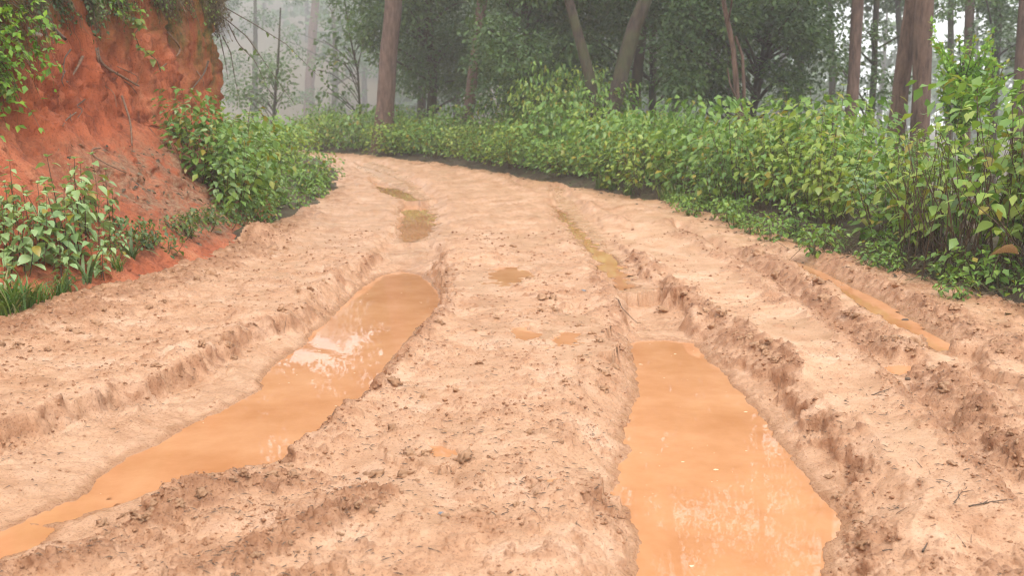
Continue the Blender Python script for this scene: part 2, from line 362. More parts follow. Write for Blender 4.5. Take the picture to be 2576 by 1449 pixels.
FILM_WHERE = ['just beyond the middle of the ridge, largest of the films', 'on the ridge level with the far end of the right pool', 'left of a similar film on the ridge', 'on the ridge beside the largest flat clod', 'on the ridge close to the right pool', 'beside the lumpy outer ridge', 'on the right bank far along the road']
BERMS = [  # crumbly spoil: line, half width (m), strength, raise
    (G([(-120, 900), (0, 856), (200, 792), (420, 718), (600, 640), (700, 592), (780, 540)]), 0.34, 0.95, 0.05),
    (G([(60, 1420), (200, 1360), (330, 1300), (470, 1240), (600, 1190), (700, 1182), (790, 1190)]), 0.13, 1.0, 0.02),
    (G([(500, 1440), (640, 1400), (760, 1350), (870, 1300), (960, 1255)]), 0.12, 0.85, 0.02),
    (G([(760, 1490), (860, 1440)]), 0.10, 0.8, 0.02),
    (G([(1590, 640), (1660, 700), (1760, 772), (1870, 850), (1960, 890), (1990, 930)]), 0.11, 0.95, 0.045),
    (G([(1880, 625), (2000, 705), (2060, 745), (2190, 838), (2320, 920), (2440, 1035), (2590, 1150)]), 0.15, 0.95, 0.01),
    (G([(2060, 655), (2250, 742), (2420, 830), (2600, 900)]), 0.30, 0.8, 0.03),
    (G([(2460, 960), (2600, 1040), (2700, 1100)]), 0.22, 0.95, 0.04),
    (G([(2040, 1190), (2120, 1250), (2180, 1330), (2120, 1420)]), 0.07, 0.8, 0.02),
    (G([(1120, 690), (1105, 800), (1000, 900), (900, 1010), (780, 1120)]), 0.09, 0.75, 0.015),
    (G([(1600, 880), (1580, 1080), (1540, 1220), (1590, 1340)]), 0.09, 0.55, 0.006),
    (G([(1500, 700), (1560, 800), (1575, 860)]), 0.08, 0.8, 0.015),
    (G([(1330, 745), (1460, 742)]), 0.05, 0.8, 0.01),
    (G([(640, 900), (760, 820), (860, 740)]), 0.14, 0.6, 0.0),
    (G([(1700, 590), (1830, 660), (1960, 760)]), 0.10, 0.6, 0.01),
]
film_level = {}
def terrain(x, y, full=True):
    """height of the ground with the mud's crumbliness, wetness and how far inside the road it lies"""
    x = np.asarray(x, float); y = np.asarray(y, float)
    sr = sdf(ROAD, x, y, 14.0) + 0.16 * fbm(x * 1.1, y * 1.1, 3, 3)
    left = sdf(LEFT_SIDE, x, y, 3.0) > 0
    base = rise(np.clip(y, -20, 60)).astype(float)
    out = np.maximum(0, -sr)
    drop = np.where(left, 0.0, np.maximum(0, out - 3.0) * 0.36)
    base = base + 0.10 * smooth(0, 0.5, out) - np.minimum(drop, 11.0)
    base = base + np.maximum(0, y - 105) * 0.26 * (1 - smooth(0.10, 0.24, x / np.maximum(y, 1)))   # wooded hillside across the valley
    onroad = smooth(-0.25, 0.15, sr)
    pl = base + (0.030 * fbm(x * 0.7, y * 0.7, 3, 11) + 0.014 * fbm(x * 2.6, y * 2.6, 3, 21))
    crumb = np.zeros_like(pl); raise_ = np.zeros_like(pl)
    warp = 0.06 * fbm(x * 2.2, y * 2.2, 3, 31); patch = fbm(x * 3.2, y * 3.2, 3, 41)
    for line, w, s, up in BERMS:
        d, _ = linedist(line, x, y, 1.0)
        k = np.exp(-((np.maximum(0, d + warp)) / w) ** 2)
        crumb = np.maximum(crumb, s * k * smooth(-0.75, 0.1, patch + 0.9 * k - 0.35)); raise_ = np.maximum(raise_, up * k)
    edge = np.exp(-((sr - 0.12) / 0.38) ** 2) * 0.8
    crumb = np.maximum(crumb, edge * smooth(-0.5, 0.3, patch))
    crumb = np.maximum(crumb, 0.16 * smooth(0.15, 0.75, patch) * onroad)
    pl = pl + raise_
    wet = 0.30 * smooth(0.0, 0.8, -patch) * onroad
    d, side = linedist(GROOVE_D, x, y, 1.0); d = d + 0.4 * warp
    g = np.exp(-(d / 0.085) ** 2); pl = pl - 0.085 * g * smooth(-0.9, 0.2, fbm(x * 1.1, y * 1.1, 2, 51) + 0.25)
    pl = pl + 0.02 * np.exp(-((d * side - 0.17) / 0.09) ** 2)
    crumb = np.maximum(crumb, 0.8 * np.exp(-((d * side - 0.10) / 0.10) ** 2))
    d, side = linedist(GROOVE_E, x, y, 1.0); pl = pl - 0.05 * np.exp(-(d / 0.05) ** 2)
    for line in FAR_TRACKS:
        d, side = linedist(line, x, y, 1.0); pl = pl - 0.06 * np.exp(-((d + 0.3 * warp) / 0.13) ** 2) + 0.04 * np.exp(-((d * side + 0.25) / 0.10) ** 2); crumb = np.maximum(crumb, 0.6 * np.exp(-((d * side + 0.2) / 0.16) ** 2) * smooth(-0.6, 0.2, patch))
    d, _ = linedist(NEAR_LOW, x, y, 1.2); pl = pl - 0.085 * np.exp(-(d / 0.30) ** 2)
    # faint smeared wheel tracks along the crown of the road
    tr = noise(x * 9 + 1.2 * fbm(x, y, 2, 61), y * 1.1, 62); pl = pl + 0.007 * tr * onroad
    z = pl.copy(); walls = np.zeros_like(pl)
    for rut, puds, dmin, ww in ((RUT_A, ((PUD_A, -0.14), (STREAM_A, -0.125), (PUD_A2, -0.04), (PUD_A3, 0.015)), 0.095, 0.12), (RUT_B, ((PUD_B, -0.13), (PUD_B2, -0.035)), 0.115, 0.09), (RUT_C, ((PUD_C, -0.065),), 0.06, 0.06)):
        sR = sdf(rut, x, y, 1.0)
        if not (sR > -1.0).any(): continue
        rag = 0.06 * fbm(x * 2.0, y * 2.0, 3, 71, 0.42) + 0.05 * smooth(-0.12, 0.12, noise(x * 3.3, y * 3.3, 74)) + 0.025 * smooth(-0.1, 0.1, noise(x * 8, y * 8, 75)) - 0.03
        sRr = sR + rag - 0.02
        zt = np.full(x.shape, 9.0)
        for poly, zw in puds:
            sP = sdf(poly, x, y, 1.6) + 0.020 * fbm(x * 5, y * 5, 4, 81, 0.62)
            o = np.maximum(0, -sP)
            zt = np.minimum(zt, np.where(sP > 0, zw - np.minimum(0.16, 0.45 * sP), zw + 0.035 * (1 - np.exp(-o / 0.12)) + 0.10 * o + 0.30 * np.maximum(0, o - 0.45)))
        far = smooth(7.5, 11, y)
        zt = np.minimum(zt + 0.010 * fbm(x * 7, y * 7, 3, 91) * (zt > -0.5), pl - dmin * (1 - 0.6 * far))
        wl = ww * (0.45 + 1.0 * np.abs(noise(x * 1.7, y * 1.7, 95)))
        k = smooth(0, 1, sRr / wl)
        z = z + (np.minimum(z, zt) - z) * k
        wall = np.exp(-((sRr - 0.45 * wl) / (0.55 * ww)) ** 2)
        deep = smooth(0.02, 0.09, pl - np.minimum(pl, zt))
        walls = np.maximum(walls, wall * deep); crumb = np.maximum(crumb, 0.85 * wall * deep * smooth(-0.9, 0.0, patch + 0.1))
        inb = smooth(0.0, 0.08, sRr - wl)
        crumb = np.where(inb > 0, crumb * (1 - 0.75 * inb), crumb); wet = np.maximum(wet, inb * (0.75 + 0.2 * patch))
        z = z + 0.028 * np.exp(-((sRr + 0.09) / 0.085) ** 2) * deep * (0.6 + 0.8 * patch)
        # scrape marks that run along the wall
        z = z + 0.008 * noise(sRr * 30, (x + y) * 1.6, 97) * np.exp(-((sRr - 0.1) / 0.16) ** 2) * deep
        # the print of tyre lugs pressed into the flank of the rut
        lug = np.sin((0.82 * x + 0.57 * y) * 70 + 6 * sRr * 20 + 2.2 * fbm(x * 2, y * 2, 2, 98)); tk = np.exp(-((sRr - 0.16) / 0.12) ** 2) * smooth(-0.1, 0.35, noise(x * 1.3 + 5, y * 1.3, 99)) * (y < 9)
        z = z + 0.010 * tk * smooth(-0.3, 0.6, lug)
        del sR
    for poly, zw, na, sl in ((STREAM_A, -0.124, 0.03, 0.5), (PUD_A, -0.14, 0.016, 1.0), (PUD_B, -0.13, 0.018, 0.6), (PUD_A2, -0.04, 0.10, 0.6), (PUD_A3, 0.015, 0.10, 0.6), (PUD_B2, -0.035, 0.085, 0.6), (PUD_C, -0.065, 0.014, 0.9)):
        sP = sdf(poly, x, y, 0.8) + na * fbm(x * 5, y * 5, 4, 83, 0.6) + (0.035 if poly is PUD_C else 0.0)
        m = sP > -0.4
        z[m] = np.minimum(z[m], np.where(sP[m] > 0, zw - np.minimum(0.05, 0.4 * sP[m]), zw + 0.02 + sl * np.maximum(0, -sP[m] - 0.03) - 0.02 * np.exp(sP[m] / 0.015)))
        m2 = (sP < 0) & (sP > -0.24); z[m2] = np.maximum(z[m2], zw + 0.003 - 0.05 * sP[m2])
        crumb[m] *= 1 - smooth(-0.05, 0.01, sP[m]); wet[m] = np.maximum(wet[m], smooth(-0.12, -0.01, sP[m]))
    # broken step beside the left rut
    bx, by = ground(1190, 655); d = np.hypot((x - bx) / 0.36, (y - by) / 0.30); k = np.exp(-d ** 4); z = z + 0.055 * k
    bx, by = ground(1150, 632); d = np.hypot((x - bx) / 0.16, (y - by) / 0.14); z = z - 0.09 * np.exp(-d ** 4)
    bx, by = ground(1280, 700); d = np.hypot((x - bx) / 0.3, (y - by) / 0.4); z = z - 0.02 * np.exp(-d ** 2)
    bx, by = ground(640, 612); d = np.hypot((x - bx) / 0.24, (y - by) / 0.3); kk = np.exp(-d ** 2); z = z + 0.14 * kk; crumb = np.maximum(crumb, kk)
    bx, by = ground(1430, 1410); d = np.hypot((x - bx) / 0.2, (y - by) / 0.13); kk = np.exp(-d ** 2); z = z + 0.03 * kk; crumb = np.maximum(crumb, 0.5 * kk)
    bx, by = ground(2480, 1420); d = np.hypot((x - bx) / 0.3, (y - by) / 0.12); kk = np.exp(-d ** 2); z = z - 0.05 * kk; crumb = np.maximum(crumb, 0.7 * kk)
    # clods and crumbs
    under = np.zeros_like(z)
    crumb = np.clip(crumb, 0, 1) * onroad
    cl = np.zeros_like(z)
    if full:
        near = y < 30
        c = crumb; rgh = np.maximum(0.12 + 0.88 * smooth(-0.35, 0.45, fbm(x * 1.9 + 3, y * 1.3, 3, 116) + 0.15), smooth(0.3, 0.7, c))
        l1 = lumps(x, y, 0.150, 101, np.clip(c * 1.0 - 0.12, 0, 0.85)); l2 = lumps(x + 3, y, 0.075, 102, np.clip(c * 1.15 - 0.05, 0, 0.95)); l3 = lumps(x, y + 5, 0.036, 103, np.clip((c * 1.2 + 0.03) * rgh - 0.5 * wet, 0, 1)); l4 = lumps(x + 9, y, 0.019, 104, np.clip((c + 0.10) * rgh - 0.4 * wet, 0, 1))
        hgt = 0.26 * l1 + 0.44 * l2 + 0.70 * l3 + 0.75 * l4
        hgt = hgt * (1 - 0.55 * walls); z = z + hgt * onroad; wet = np.maximum(wet, 0.55 * (1 - rgh) * onroad)
        cl = smooth(0.002, 0.012, hgt)
        z = z + (0.0042 * rgh + 0.006 * crumb) * fbm(x * 14, y * 14, 4, 111, 0.6) * onroad * (1 - 0.5 * wet) + (0.02 * fbm(x * 4, y * 4, 4, 112)) * (1 - onroad)
    # thin films of water lying in hollows
    for i, (px, py, rx, ry) in enumerate(FILMS):
        cx, cy2 = ground(px, py); x1, _ = ground(px + rx, py); _, y1 = ground(px, py - ry); _, y0 = ground(px, py + ry)
        ax, ay = abs(x1 - cx), abs(y1 - y0) / 2
        m = (np.abs(x - cx) < 4 * ax) & (np.abs(y - cy2) < 4 * ay)
        if i not in film_level: film_level[i] = (cx, cy2, ax, ay, None)
        if not m.any(): continue
        q = np.hypot((x[m] - cx) / ax, (y[m] - cy2) / ay) + 0.75 * fbm(x[m] * 6, y[m] * 6, 4, 120 + i, 0.6)
        lv = film_level[i][4]
        if lv is None: continue
        k = 1 - smooth(0.9, 1.7, q)
        zz = z[m] + (np.minimum(z[m], lv + 0.004) - z[m]) * k
        zz = np.where(q < 1, np.minimum(zz, lv - 0.008 * (1 - q)), np.where(q < 3.0, np.maximum(zz, lv + 0.006 * np.minimum(1, q - 1)), zz))
        z[m] = zz; crumb[m] *= 1 - k; wet[m] = np.maximum(wet[m], 0.8 * k); cl[m] *= 1 - k
    return z, np.clip(0.55 * crumb + 0.6 * cl * (0.35 + 0.65 * crumb), 0, 1), np.clip(wet, 0, 1), sr
# the level of each film is the ground's own level in its hollow
for i, (px, py, rx, ry) in enumerate(FILMS): film_level[i] = (0, 0, 1, 1, None); film_level.pop(i)
terrain(np.array([0.0]), np.array([5.0]), False)
for i in list(film_level):
    cx, cy2, ax, ay, _ = film_level[i]
    a = np.linspace(0, 6.28, 24); zz = terrain(cx + 0.8 * ax * np.cos(a), cy2 + 0.8 * ay * np.sin(a), False)[0]
    film_level[i] = (cx, cy2, ax, ay, float(np.median(zz)) - 0.004)

# ------------------------------------------------------------------ ground and road: one sheet, finer where one looks at it closely
ang = np.r_[np.arange(-180, -42, 6.0), np.arange(-42, -33, 0.6), np.arange(-33, 33, 0.094), np.arange(33, 42, 0.6), np.arange(42, 180, 6.0)]
rr = [0.25, 0.5, 0.8, 1.1, 1.4, 1.7, 2.0]; 
while rr[-1] < 9: rr.append(rr[-1] * 1.0022)
while rr[-1] < 30: rr.append(rr[-1] * 1.007)
while rr[-1] < 380: rr.append(rr[-1] * 1.045)
rr = np.array(rr); th = np.radians(ang)
NR, NA = len(rr), len(th)
X = (rr[:, None] * np.sin(th)[None]).ravel(); Y = (rr[:, None] * np.cos(th)[None]).ravel()
Z, CR, WT, SR = terrain(X, Y)
V = np.stack([X, Y, Z], 1)
ZG = Z.reshape(NR, NA)
def hz(x, y):
    """height of the built ground under a point"""
    x = np.atleast_1d(np.asarray(x, float)); y = np.atleast_1d(np.asarray(y, float)); r = np.clip(np.hypot(x, y), rr[0], rr[-2]); a_ = np.degrees(np.arctan2(x, y))
    k = np.clip(np.searchsorted(rr, r) - 1, 0, NR - 2); q = np.clip(np.searchsorted(ang, a_) - 1, 0, NA - 2)
    f = (r - rr[k]) / (rr[k + 1] - rr[k]); g = np.clip((a_ - ang[q]) / (ang[q + 1] - ang[q]), 0, 1)
    return (ZG[k, q] * (1 - f) + ZG[k + 1, q] * f) * (1 - g) + (ZG[k, q + 1] * (1 - f) + ZG[k + 1, q + 1] * f) * g
# steep rut walls crumble sideways too: push them along their own slope
Gd = V.reshape(NR, NA, 3); tu = np.gradient(Gd, axis=0); tv = np.gradient(Gd, axis=1); nrm = np.cross(tv, tu); nrm /= np.linalg.norm(nrm, axis=2)[..., None] + 1e-12
nrm = nrm * np.sign(nrm[..., 2:3] + 1e-9)
for _ in range(2): nrm[1:-1, 1:-1] = (nrm[1:-1, 1:-1] * 2 + nrm[:-2, 1:-1] + nrm[2:, 1:-1] + nrm[1:-1, :-2] + nrm[1:-1, 2:]) / 6
nrm = nrm.reshape(-1, 3); st_ = smooth(0.10, 0.40, 1 - nrm[:, 2]) * smooth(-0.2, 0.2, SR) * (np.hypot(X, Y) < 16) * (np.hypot(X, Y) > 1.9)
q1 = fbm(X * 9 + Y * 5, Z * 16, 3, 131, 0.6) + fbm(Y * 9 - X * 4, Z * 16 + 7, 3, 132, 0.6); q2 = lumps(X * 0.7 + Y * 0.7, Z * 1.4, 0.055, 133, np.full(X.shape, 0.75)) + lumps(X * 0.7 - Y * 0.7, Z * 1.4 + 3, 0.03, 134, np.full(X.shape, 0.8))
V = V + nrm * (st_ * (0.009 * q1 + 0.35 * q2 - 0.004))[:, None]
V[:, 2] = np.where(np.hypot(X, Y) < 1.95, Z, V[:, 2])
i = np.arange(NR - 1)[:, None] * NA; j = np.arange(NA)[None]; j2 = (j + 1) % NA
Q = np.stack([i + j, i + NA + j, i + NA + j2, i + j2], -1).reshape(-1, 4)[:, ::-1]
isroad = SR[Q].mean(1) > 0
def sub(name, q, attrs, mat, extra=None):
    u, inv = np.unique(q.ravel(), return_inverse=True)
    faces = [inv.reshape(-1, 4)]
    vv = V[u]; at = {k: a[u] for k, a in attrs.items()}
    if extra is not None:
        pos = {int(k): n for n, k in enumerate(u[:NA])}
        vv = np.concatenate([vv, extra]); c = len(vv) - 1
        faces.append(np.array([[c, pos[(n + 1) % NA], pos[n]] for n in range(NA)]))
        at = {k: np.r_[a, 0.2] for k, a in at.items()}
    return obj(name, mesh_np(name, vv, faces, True, at), mat)
tag(sub('road', Q[isroad], {'crumb': CR, 'wet': WT}, MAT['mud'], np.array([[0, 0, Z[:NA].mean()]])), 'churned wet orange mud road with deep wheel ruts bending left into fog', kind='structure')
tag(sub('ground', Q[~isroad], {'crumb': CR}, MAT['floor']), 'dark leaf-littered forest floor beside the mud road', kind='structure')

# ------------------------------------------------------------------ standing water
def water_sheet(poly, zw, label, pad=0.10, cell=0.05):
    P = np.array(poly); x0, y0 = P.min(0) - 0.3; x1, y1 = P.max(0) + 0.3
    gx, gy = np.arange(x0, x1, cell), np.arange(y0, y1, cell)
    A, B = np.meshgrid(gx, gy); s = sdf(poly, A.ravel(), B.ravel(), 0.6).reshape(A.shape) > -pad
    nx = len(gx); ii, jj = np.nonzero(s[:-1, :-1] & s[1:, 1:] & s[:-1, 1:] & s[1:, :-1])
    b0 = ii * nx + jj; q = np.stack([b0, b0 + 1, b0 + nx + 1, b0 + nx], 1)
    u, inv = np.unique(q.ravel(), return_inverse=True)
    vv = np.stack([A.ravel()[u], B.ravel()[u], np.full(len(u), zw)], 1)
    return tag(obj('puddle', mesh_np('puddle', vv, inv.reshape(-1, 4), True), MAT['water']), label, kind='structure')
water_sheet(PUD_A, -0.14, 'long orange muddy pool filling the left wheel rut')
water_sheet(STREAM_A, -0.124, 'shallow orange trickle running out of the left rut at the bottom left', 0.06)
water_sheet(PUD_A2, -0.04, 'olive shallow water in the left rut where the road bends', 0.08)
water_sheet(PUD_A3, 0.015, 'thin farthest strip of water in the left rut', 0.06)
water_sheet(PUD_B, -0.13, 'wide orange muddy pool in the right wheel rut with sky reflections')
water_sheet(PUD_B2, -0.035, 'shallow wet channel of the right rut beyond the smooth mud ramp', 0.06)
water_sheet(PUD_C, -0.065, 'narrow orange ribbon of water in the outer rut near the hedge', 0.06)
for i, (cx, cy2, ax, ay, lv) in film_level.items():
    a = np.linspace(0, 2 * np.pi, 25)[:-1]
    c = np.r_[[[cx, cy2, lv]], np.stack([cx + 1.9 * ax * np.cos(a), cy2 + 1.9 * ay * np.sin(a), np.full(24, lv)], 1)]
    f = np.array([[0, k + 1, (k + 1) % 24 + 1] for k in range(24)])
    tag(obj('puddle', mesh_np('puddle', c, f, True), MAT['water']), 'small orange film of water ' + FILM_WHERE[i], kind='structure')

# ------------------------------------------------------------------ red earth bank on the left
TOE = resample([(-4.2, -7), (-4.0, 0), (-3.75, 4), (-3.2, 6), (-2.70, 7.2), (-2.52, 8.3), (-2.56, 9.5), (-2.70, 11), (-2.88, 12.2), (-3.2, 13.2), (-4.1, 14.0), (-6, 14.6), (-9, 15.4), (-16, 17)], 420)
ybase = np.linspace(0, 1, 420)
# rows crowd where the bank is seen
s_arc = np.r_[0, np.cumsum(np.hypot(*np.diff(TOE, axis=0).T))]
wgt = np.interp(TOE[:, 1], [-7, 4, 6, 13.5, 15], [0.15, 0.3, 1, 1, 0.3]); cw = np.r_[0, np.cumsum(wgt[1:])]; cw /= cw[-1]
uu = np.interp(np.linspace(0, 1, 420), cw, s_arc); TOE = np.stack([np.interp(uu, s_arc, TOE[:, k]) for k in (0, 1)], 1)
T = np.gradient(TOE, axis=0); T /= np.linalg.norm(T, axis=1)[:, None]
IN = np.stack([-T[:, 1], T[:, 0]], 1)                                  # into the hill
for _ in range(60): IN[1:-1] = (IN[:-2] + IN[1:-1] * 2 + IN[2:]) / 4
IN /= np.linalg.norm(IN, axis=1)[:, None]
prof = resample([(-0.12, -0.25), (0.0, 0.0), (0.30, 0.26), (0.62, 0.60), (0.86, 0.92), (1.0, 1.25), (1.08, 1.7), (1.16, 2.2), (1.20, 2.7), (1.26, 3.2), (1.42, 3.45), (1.9, 3.6), (3.2, 3.75), (4.2, 3.8)], 240)
sc = np.interp(TOE[:, 1], [-7, 6, 7.5, 10.0, 12.4, 13.5, 17], [1.1, 1.1, 1.32, 1.28, 0.70, 0.6, 0.7])
def bank_point(ui, vi):
    o = prof[vi, 0]; zz = prof[vi, 1]
    return o, zz
U, Wd = np.meshgrid(uu, prof[:, 1], indexing='ij')
O = prof[None, :, 0] * np.where(prof[None, :, 0] < 1.3, sc[:, None], 1.0) + np.where(prof[None, :, 0] >= 1.3, (sc[:, None] - 1) * 1.3, 0)
steep = smooth(0.75, 1.3, Wd) * (1 - smooth(3.2, 3.5, Wd))
wv = U + 0.35 * fbm(U * 0.7, Wd * 0.7, 2, 201)
def ridged(x, y, o, seed):
    r, a_ = 0, 1.0
    for i_ in range(o): r = r + a_ * (1 - 2.2 * np.abs(noise(x * 2 ** i_ + i_ * 7.7, y * 2 ** i_, seed + i_))); a_ *= 0.55
    return r
D = steep * (0.20 * fbm(wv * 0.75, Wd * 0.22, 3, 202) + 0.12 * ridged(wv * 2.1, Wd * 0.22 + 0.2 * wv, 4, 203) + 0.05 * np.abs(fbm(wv * 5.5 + 0.25 * Wd, Wd * 1.3, 3, 204)) + 0.058 * fbm(wv * 9, Wd * 4.5, 5, 205, 0.64))
D = D + (1 - steep) * (0.10 * fbm(U * 1.6, Wd * 1.6, 4, 206) + 0.05 * fbm(U * 9, Wd * 9, 5, 207, 0.6))
crack = noise(wv * 3.1, Wd * 0.55, 208); D = D + steep * 0.12 * np.exp(-(crack / 0.06) ** 2) * smooth(-0.2, 0.3, noise(wv * 1.1, Wd * 1.5, 215))
# hollow under the overhanging mat of roots at the near end of the cliff
hol = np.exp(-((TOE[:, 1][:, None] - 8.0) / 0.5) ** 2 - ((Wd - 1.45) / 0.75) ** 2); D = D + 0.30 * hol
hol2 = np.exp(-((TOE[:, 1][:, None] - 9.1) / 0.28) ** 2 - ((Wd - 2.25) / 0.25) ** 2); D = D + 0.28 * hol2
over = smooth(2.6, 3.1, Wd) * (1 - smooth(3.4, 3.8, Wd)); D = D - 0.30 * over
BX = TOE[:, 0][:, None] + IN[:, 0][:, None] * (O + D); BY = TOE[:, 1][:, None] + IN[:, 1][:, None] * (O + D)
BZ = Wd + 0.10 * fbm(U * 0.5, Wd * 0.3, 2, 210) * smooth(0.3, 1.5, Wd) + 0.02 * fbm(U * 6, Wd * 6, 3, 211)
nu, nv = U.shape
i = np.arange(nu - 1)[:, None] * nv; j = np.arange(nv - 1)[None]
BQ = np.stack([i + j, i + nv + j, i + nv + j + 1, i + j + 1], -1).reshape(-1, 4)
talus = (1 - smooth(0.75, 1.15, Wd)) * smooth(0.02, 0.2, Wd) * smooth(8.2, 9.2, TOE[:, 1][:, None] + 0.8 * Wd)
litter = np.clip(talus + 0.25 * smooth(0.2, 0.6, fbm(U * 1.3, Wd * 1.3, 3, 212)) * (1 - steep), 0, 1)
moss = np.clip(smooth(1.75, 2.6, Wd + 0.5 * fbm(U * 1.2, Wd * 0.5, 3, 213) + 0.55 * np.exp(-((TOE[:, 1][:, None] - 8.2) / 0.7) ** 2) + 0.35 * np.exp(-((TOE[:, 1][:, None] - 12.3) / 0.6) ** 2)), 0, 1)
bank = obj('earth_bank', mesh_np('earth_bank', np.stack([BX, BY, BZ], -1).reshape(-1, 3), BQ, True, {'litter': litter.ravel(), 'moss': moss.ravel()}), MAT['bank'])
tag(bank, 'steep red clay bank cut beside the road on the left', kind='structure')
def bank_at(y, z, push=0.0):
    """a point on the face of the bank and the way it faces"""
    k = int(np.argmin(np.abs(BY[:, 120] - y) + 50 * (TOE[:, 1] > 14)))
    best = np.argmin((BY - y) ** 2 + (BZ - z) ** 2 + 9 * (TOE[:, 1][:, None] > 13.6)); a, b2 = np.unravel_index(best, BY.shape)
    p = Vector((BX[a, b2], BY[a, b2], BZ[a, b2])); n = Vector((-IN[a, 0], -IN[a, 1], 0)).normalized()
    return p + n * push, n

# ------------------------------------------------------------------ leaves and plants
def leaf_shape(width=0.31, fold=0.22, droop=0.22, rows=((0, 0.0), (0.10, 0.62), (0.30, 1.0), (0.55, 0.88), (0.78, 0.45), (1.0, 0.0))):
    v, f = [], []
    for k, (t_, w) in enumerate(rows):
        zc = -droop * t_ * t_; wd = w * width
        v += [(-wd, t_, zc + fold * wd), (0, t_, zc), (wd, t_, zc + fold * wd)]
        if k:
            a, b2 = 3 * (k - 1), 3 * k
            for q in (0, 1):
                if rows[k - 1][1] == 0: f.append((a + 1, b2 + q + 1, b2 + q) if True else None)
                elif w == 0: f.append((a + q, a + q + 1, b2 + 1))
                else: f += [(a + q, a + q + 1, b2 + q + 1), (a + q, b2 + q + 1, b2 + q)]
    return np.array(v, float), np.array(f)
SMALL = (np.array([(0, 0, 0), (-0.30, 0.42, 0.05), (0, 0.45, -0.03), (0.30, 0.42, 0.05), (0, 1, -0.16)], float), np.array([(0, 2, 1), (0, 3, 2), (1, 2, 4), (2, 3, 4)]))
NARROW = (np.array([(0, 0, 0), (-0.09, 0.4, 0.02), (0.09, 0.4, 0.02), (0, 1, -0.22)], float), np.array([(0, 2, 1), (1, 2, 3)]))
LEAF_ME = {}
def leaf_variants(key, mat, **kw):
    if key not in LEAF_ME:
        out = []
        for w, fo, dr in ((0.31, 0.25, 0.18), (0.35, 0.15, 0.30), (0.28, 0.40, 0.12), (0.33, 0.30, 0.42)):
            v, f = leaf_shape(w * kw.get('wide', 1.0), fo, dr); me = mesh_np('leaf', v, f, True); me.materials.append(mat); out.append(me)
        LEAF_ME[key] = out
    return LEAF_ME[key]
def frames(d, up):
    d = d / (np.linalg.norm(d, axis=1)[:, None] + 1e-9); x = np.cross(d, up); x /= np.linalg.norm(x, axis=1)[:, None] + 1e-9
    return x, d, np.cross(x, d)
def join_leaves(mb, pos, d, up, ln, tint, shape=SMALL):
    x, y, z = frames(d, up); T, F = shape
    V = pos[:, None] + ln[:, None, None] * (T[None, :, 0:1] * x[:, None] + T[None, :, 1:2] * y[:, None] + T[None, :, 2:3] * z[:, None])
    n = len(T); Fs = (F[None] + (np.arange(len(pos)) * n)[:, None, None]).reshape(-1, 3)
    mb.add(V.reshape(-1, 3), Fs, np.repeat(tint, n))
def stem_plant(rng, H, R, nst, pairs, leaf, lean=(0, 0), bare=0.25, spread=0.3):
    """stems with leaves in opposite pairs; returns stems and leaf frames"""
    mb = MB(); P, D, U, L = [], [], [], []
    for s in range(nst):
        a = rng.rand() * 6.283; r = R * math.sqrt(rng.rand()); h = H * (0.66 + 0.40 * rng.rand()) * (1 - 0.38 * (r / R) ** 2)
        b0 = np.array([math.cos(a) * r * spread, math.sin(a) * r * spread, -0.04]); tp = np.array([math.cos(a) * r + lean[0] * h, math.sin(a) * r + lean[1] * h, h])
        mid = (b0 + tp) / 2 + np.array([rng.randn() * 0.05, rng.randn() * 0.05, 0.10 * h])
        tt = np.linspace(0, 1, 7)[:, None]; path = (1 - tt) ** 2 * b0 + 2 * tt * (1 - tt) * mid + tt ** 2 * tp
        mb.tube(path, np.linspace(0.0055, 0.002, 7) * (0.7 + 0.6 * rng.rand()), 4, rng.rand())
        a0 = rng.rand() * 3.14
        for k in range(pairs):
            q = bare + (1 - bare) * (k + rng.rand() * 0.5) / pairs; pt = (1 - q) ** 2 * b0 + 2 * q * (1 - q) * mid + q * q * tp
            for sgn in (0, 3.1416):
                if rng.rand() < 0.12: continue
                aa = a0 + k * 1.571 + sgn + rng.randn() * 0.3
                l = leaf * (0.65 + 0.5 * rng.rand()) * (1.15 - 0.55 * q ** 3)
                d = np.array([math.cos(aa), math.sin(aa), -0.15 - 0.75 * rng.rand() + 0.25 * q])
                P.append(pt + d * 0.025); D.append(d); U.append(np.array([rng.randn() * 0.30, rng.randn() * 0.30, 1.0])); L.append(l)
        for k in range(3):
            aa = a0 + k * 2.09; d = np.array([math.cos(aa), math.sin(aa), 0.7]); P.append(tp.copy()); D.append(d); U.append(np.array([0.1, 0, 1.0])); L.append(leaf * 0.45)
    return mb, np.array(P), np.array(D), np.array(U), np.array(L)
def empty(name, loc=(0, 0, 0), rz=0.0, s=1.0):
    o = bpy.data.objects.new(name, None); COL.objects.link(o); o.location = loc; o.rotation_euler = (0, 0, rz); o.scale = (s, s, s); o.empty_display_size = 0.1
    return o
def leaf_objects(root, P, D, U, L, idx, variants, rng):
    x, y, z = frames(D, U)
    for n in idx:
        M = Matrix.Identity(4)
        for r in range(3):
            M[r][0], M[r][1], M[r][2], M[r][3] = x[n][r] * L[n], y[n][r] * L[n], z[n][r] * L[n], P[n][r]
        o = bpy.data.objects.new('leaf', variants[rng.randint(len(variants))]); COL.objects.link(o); o.parent = root; o.matrix_basis = M
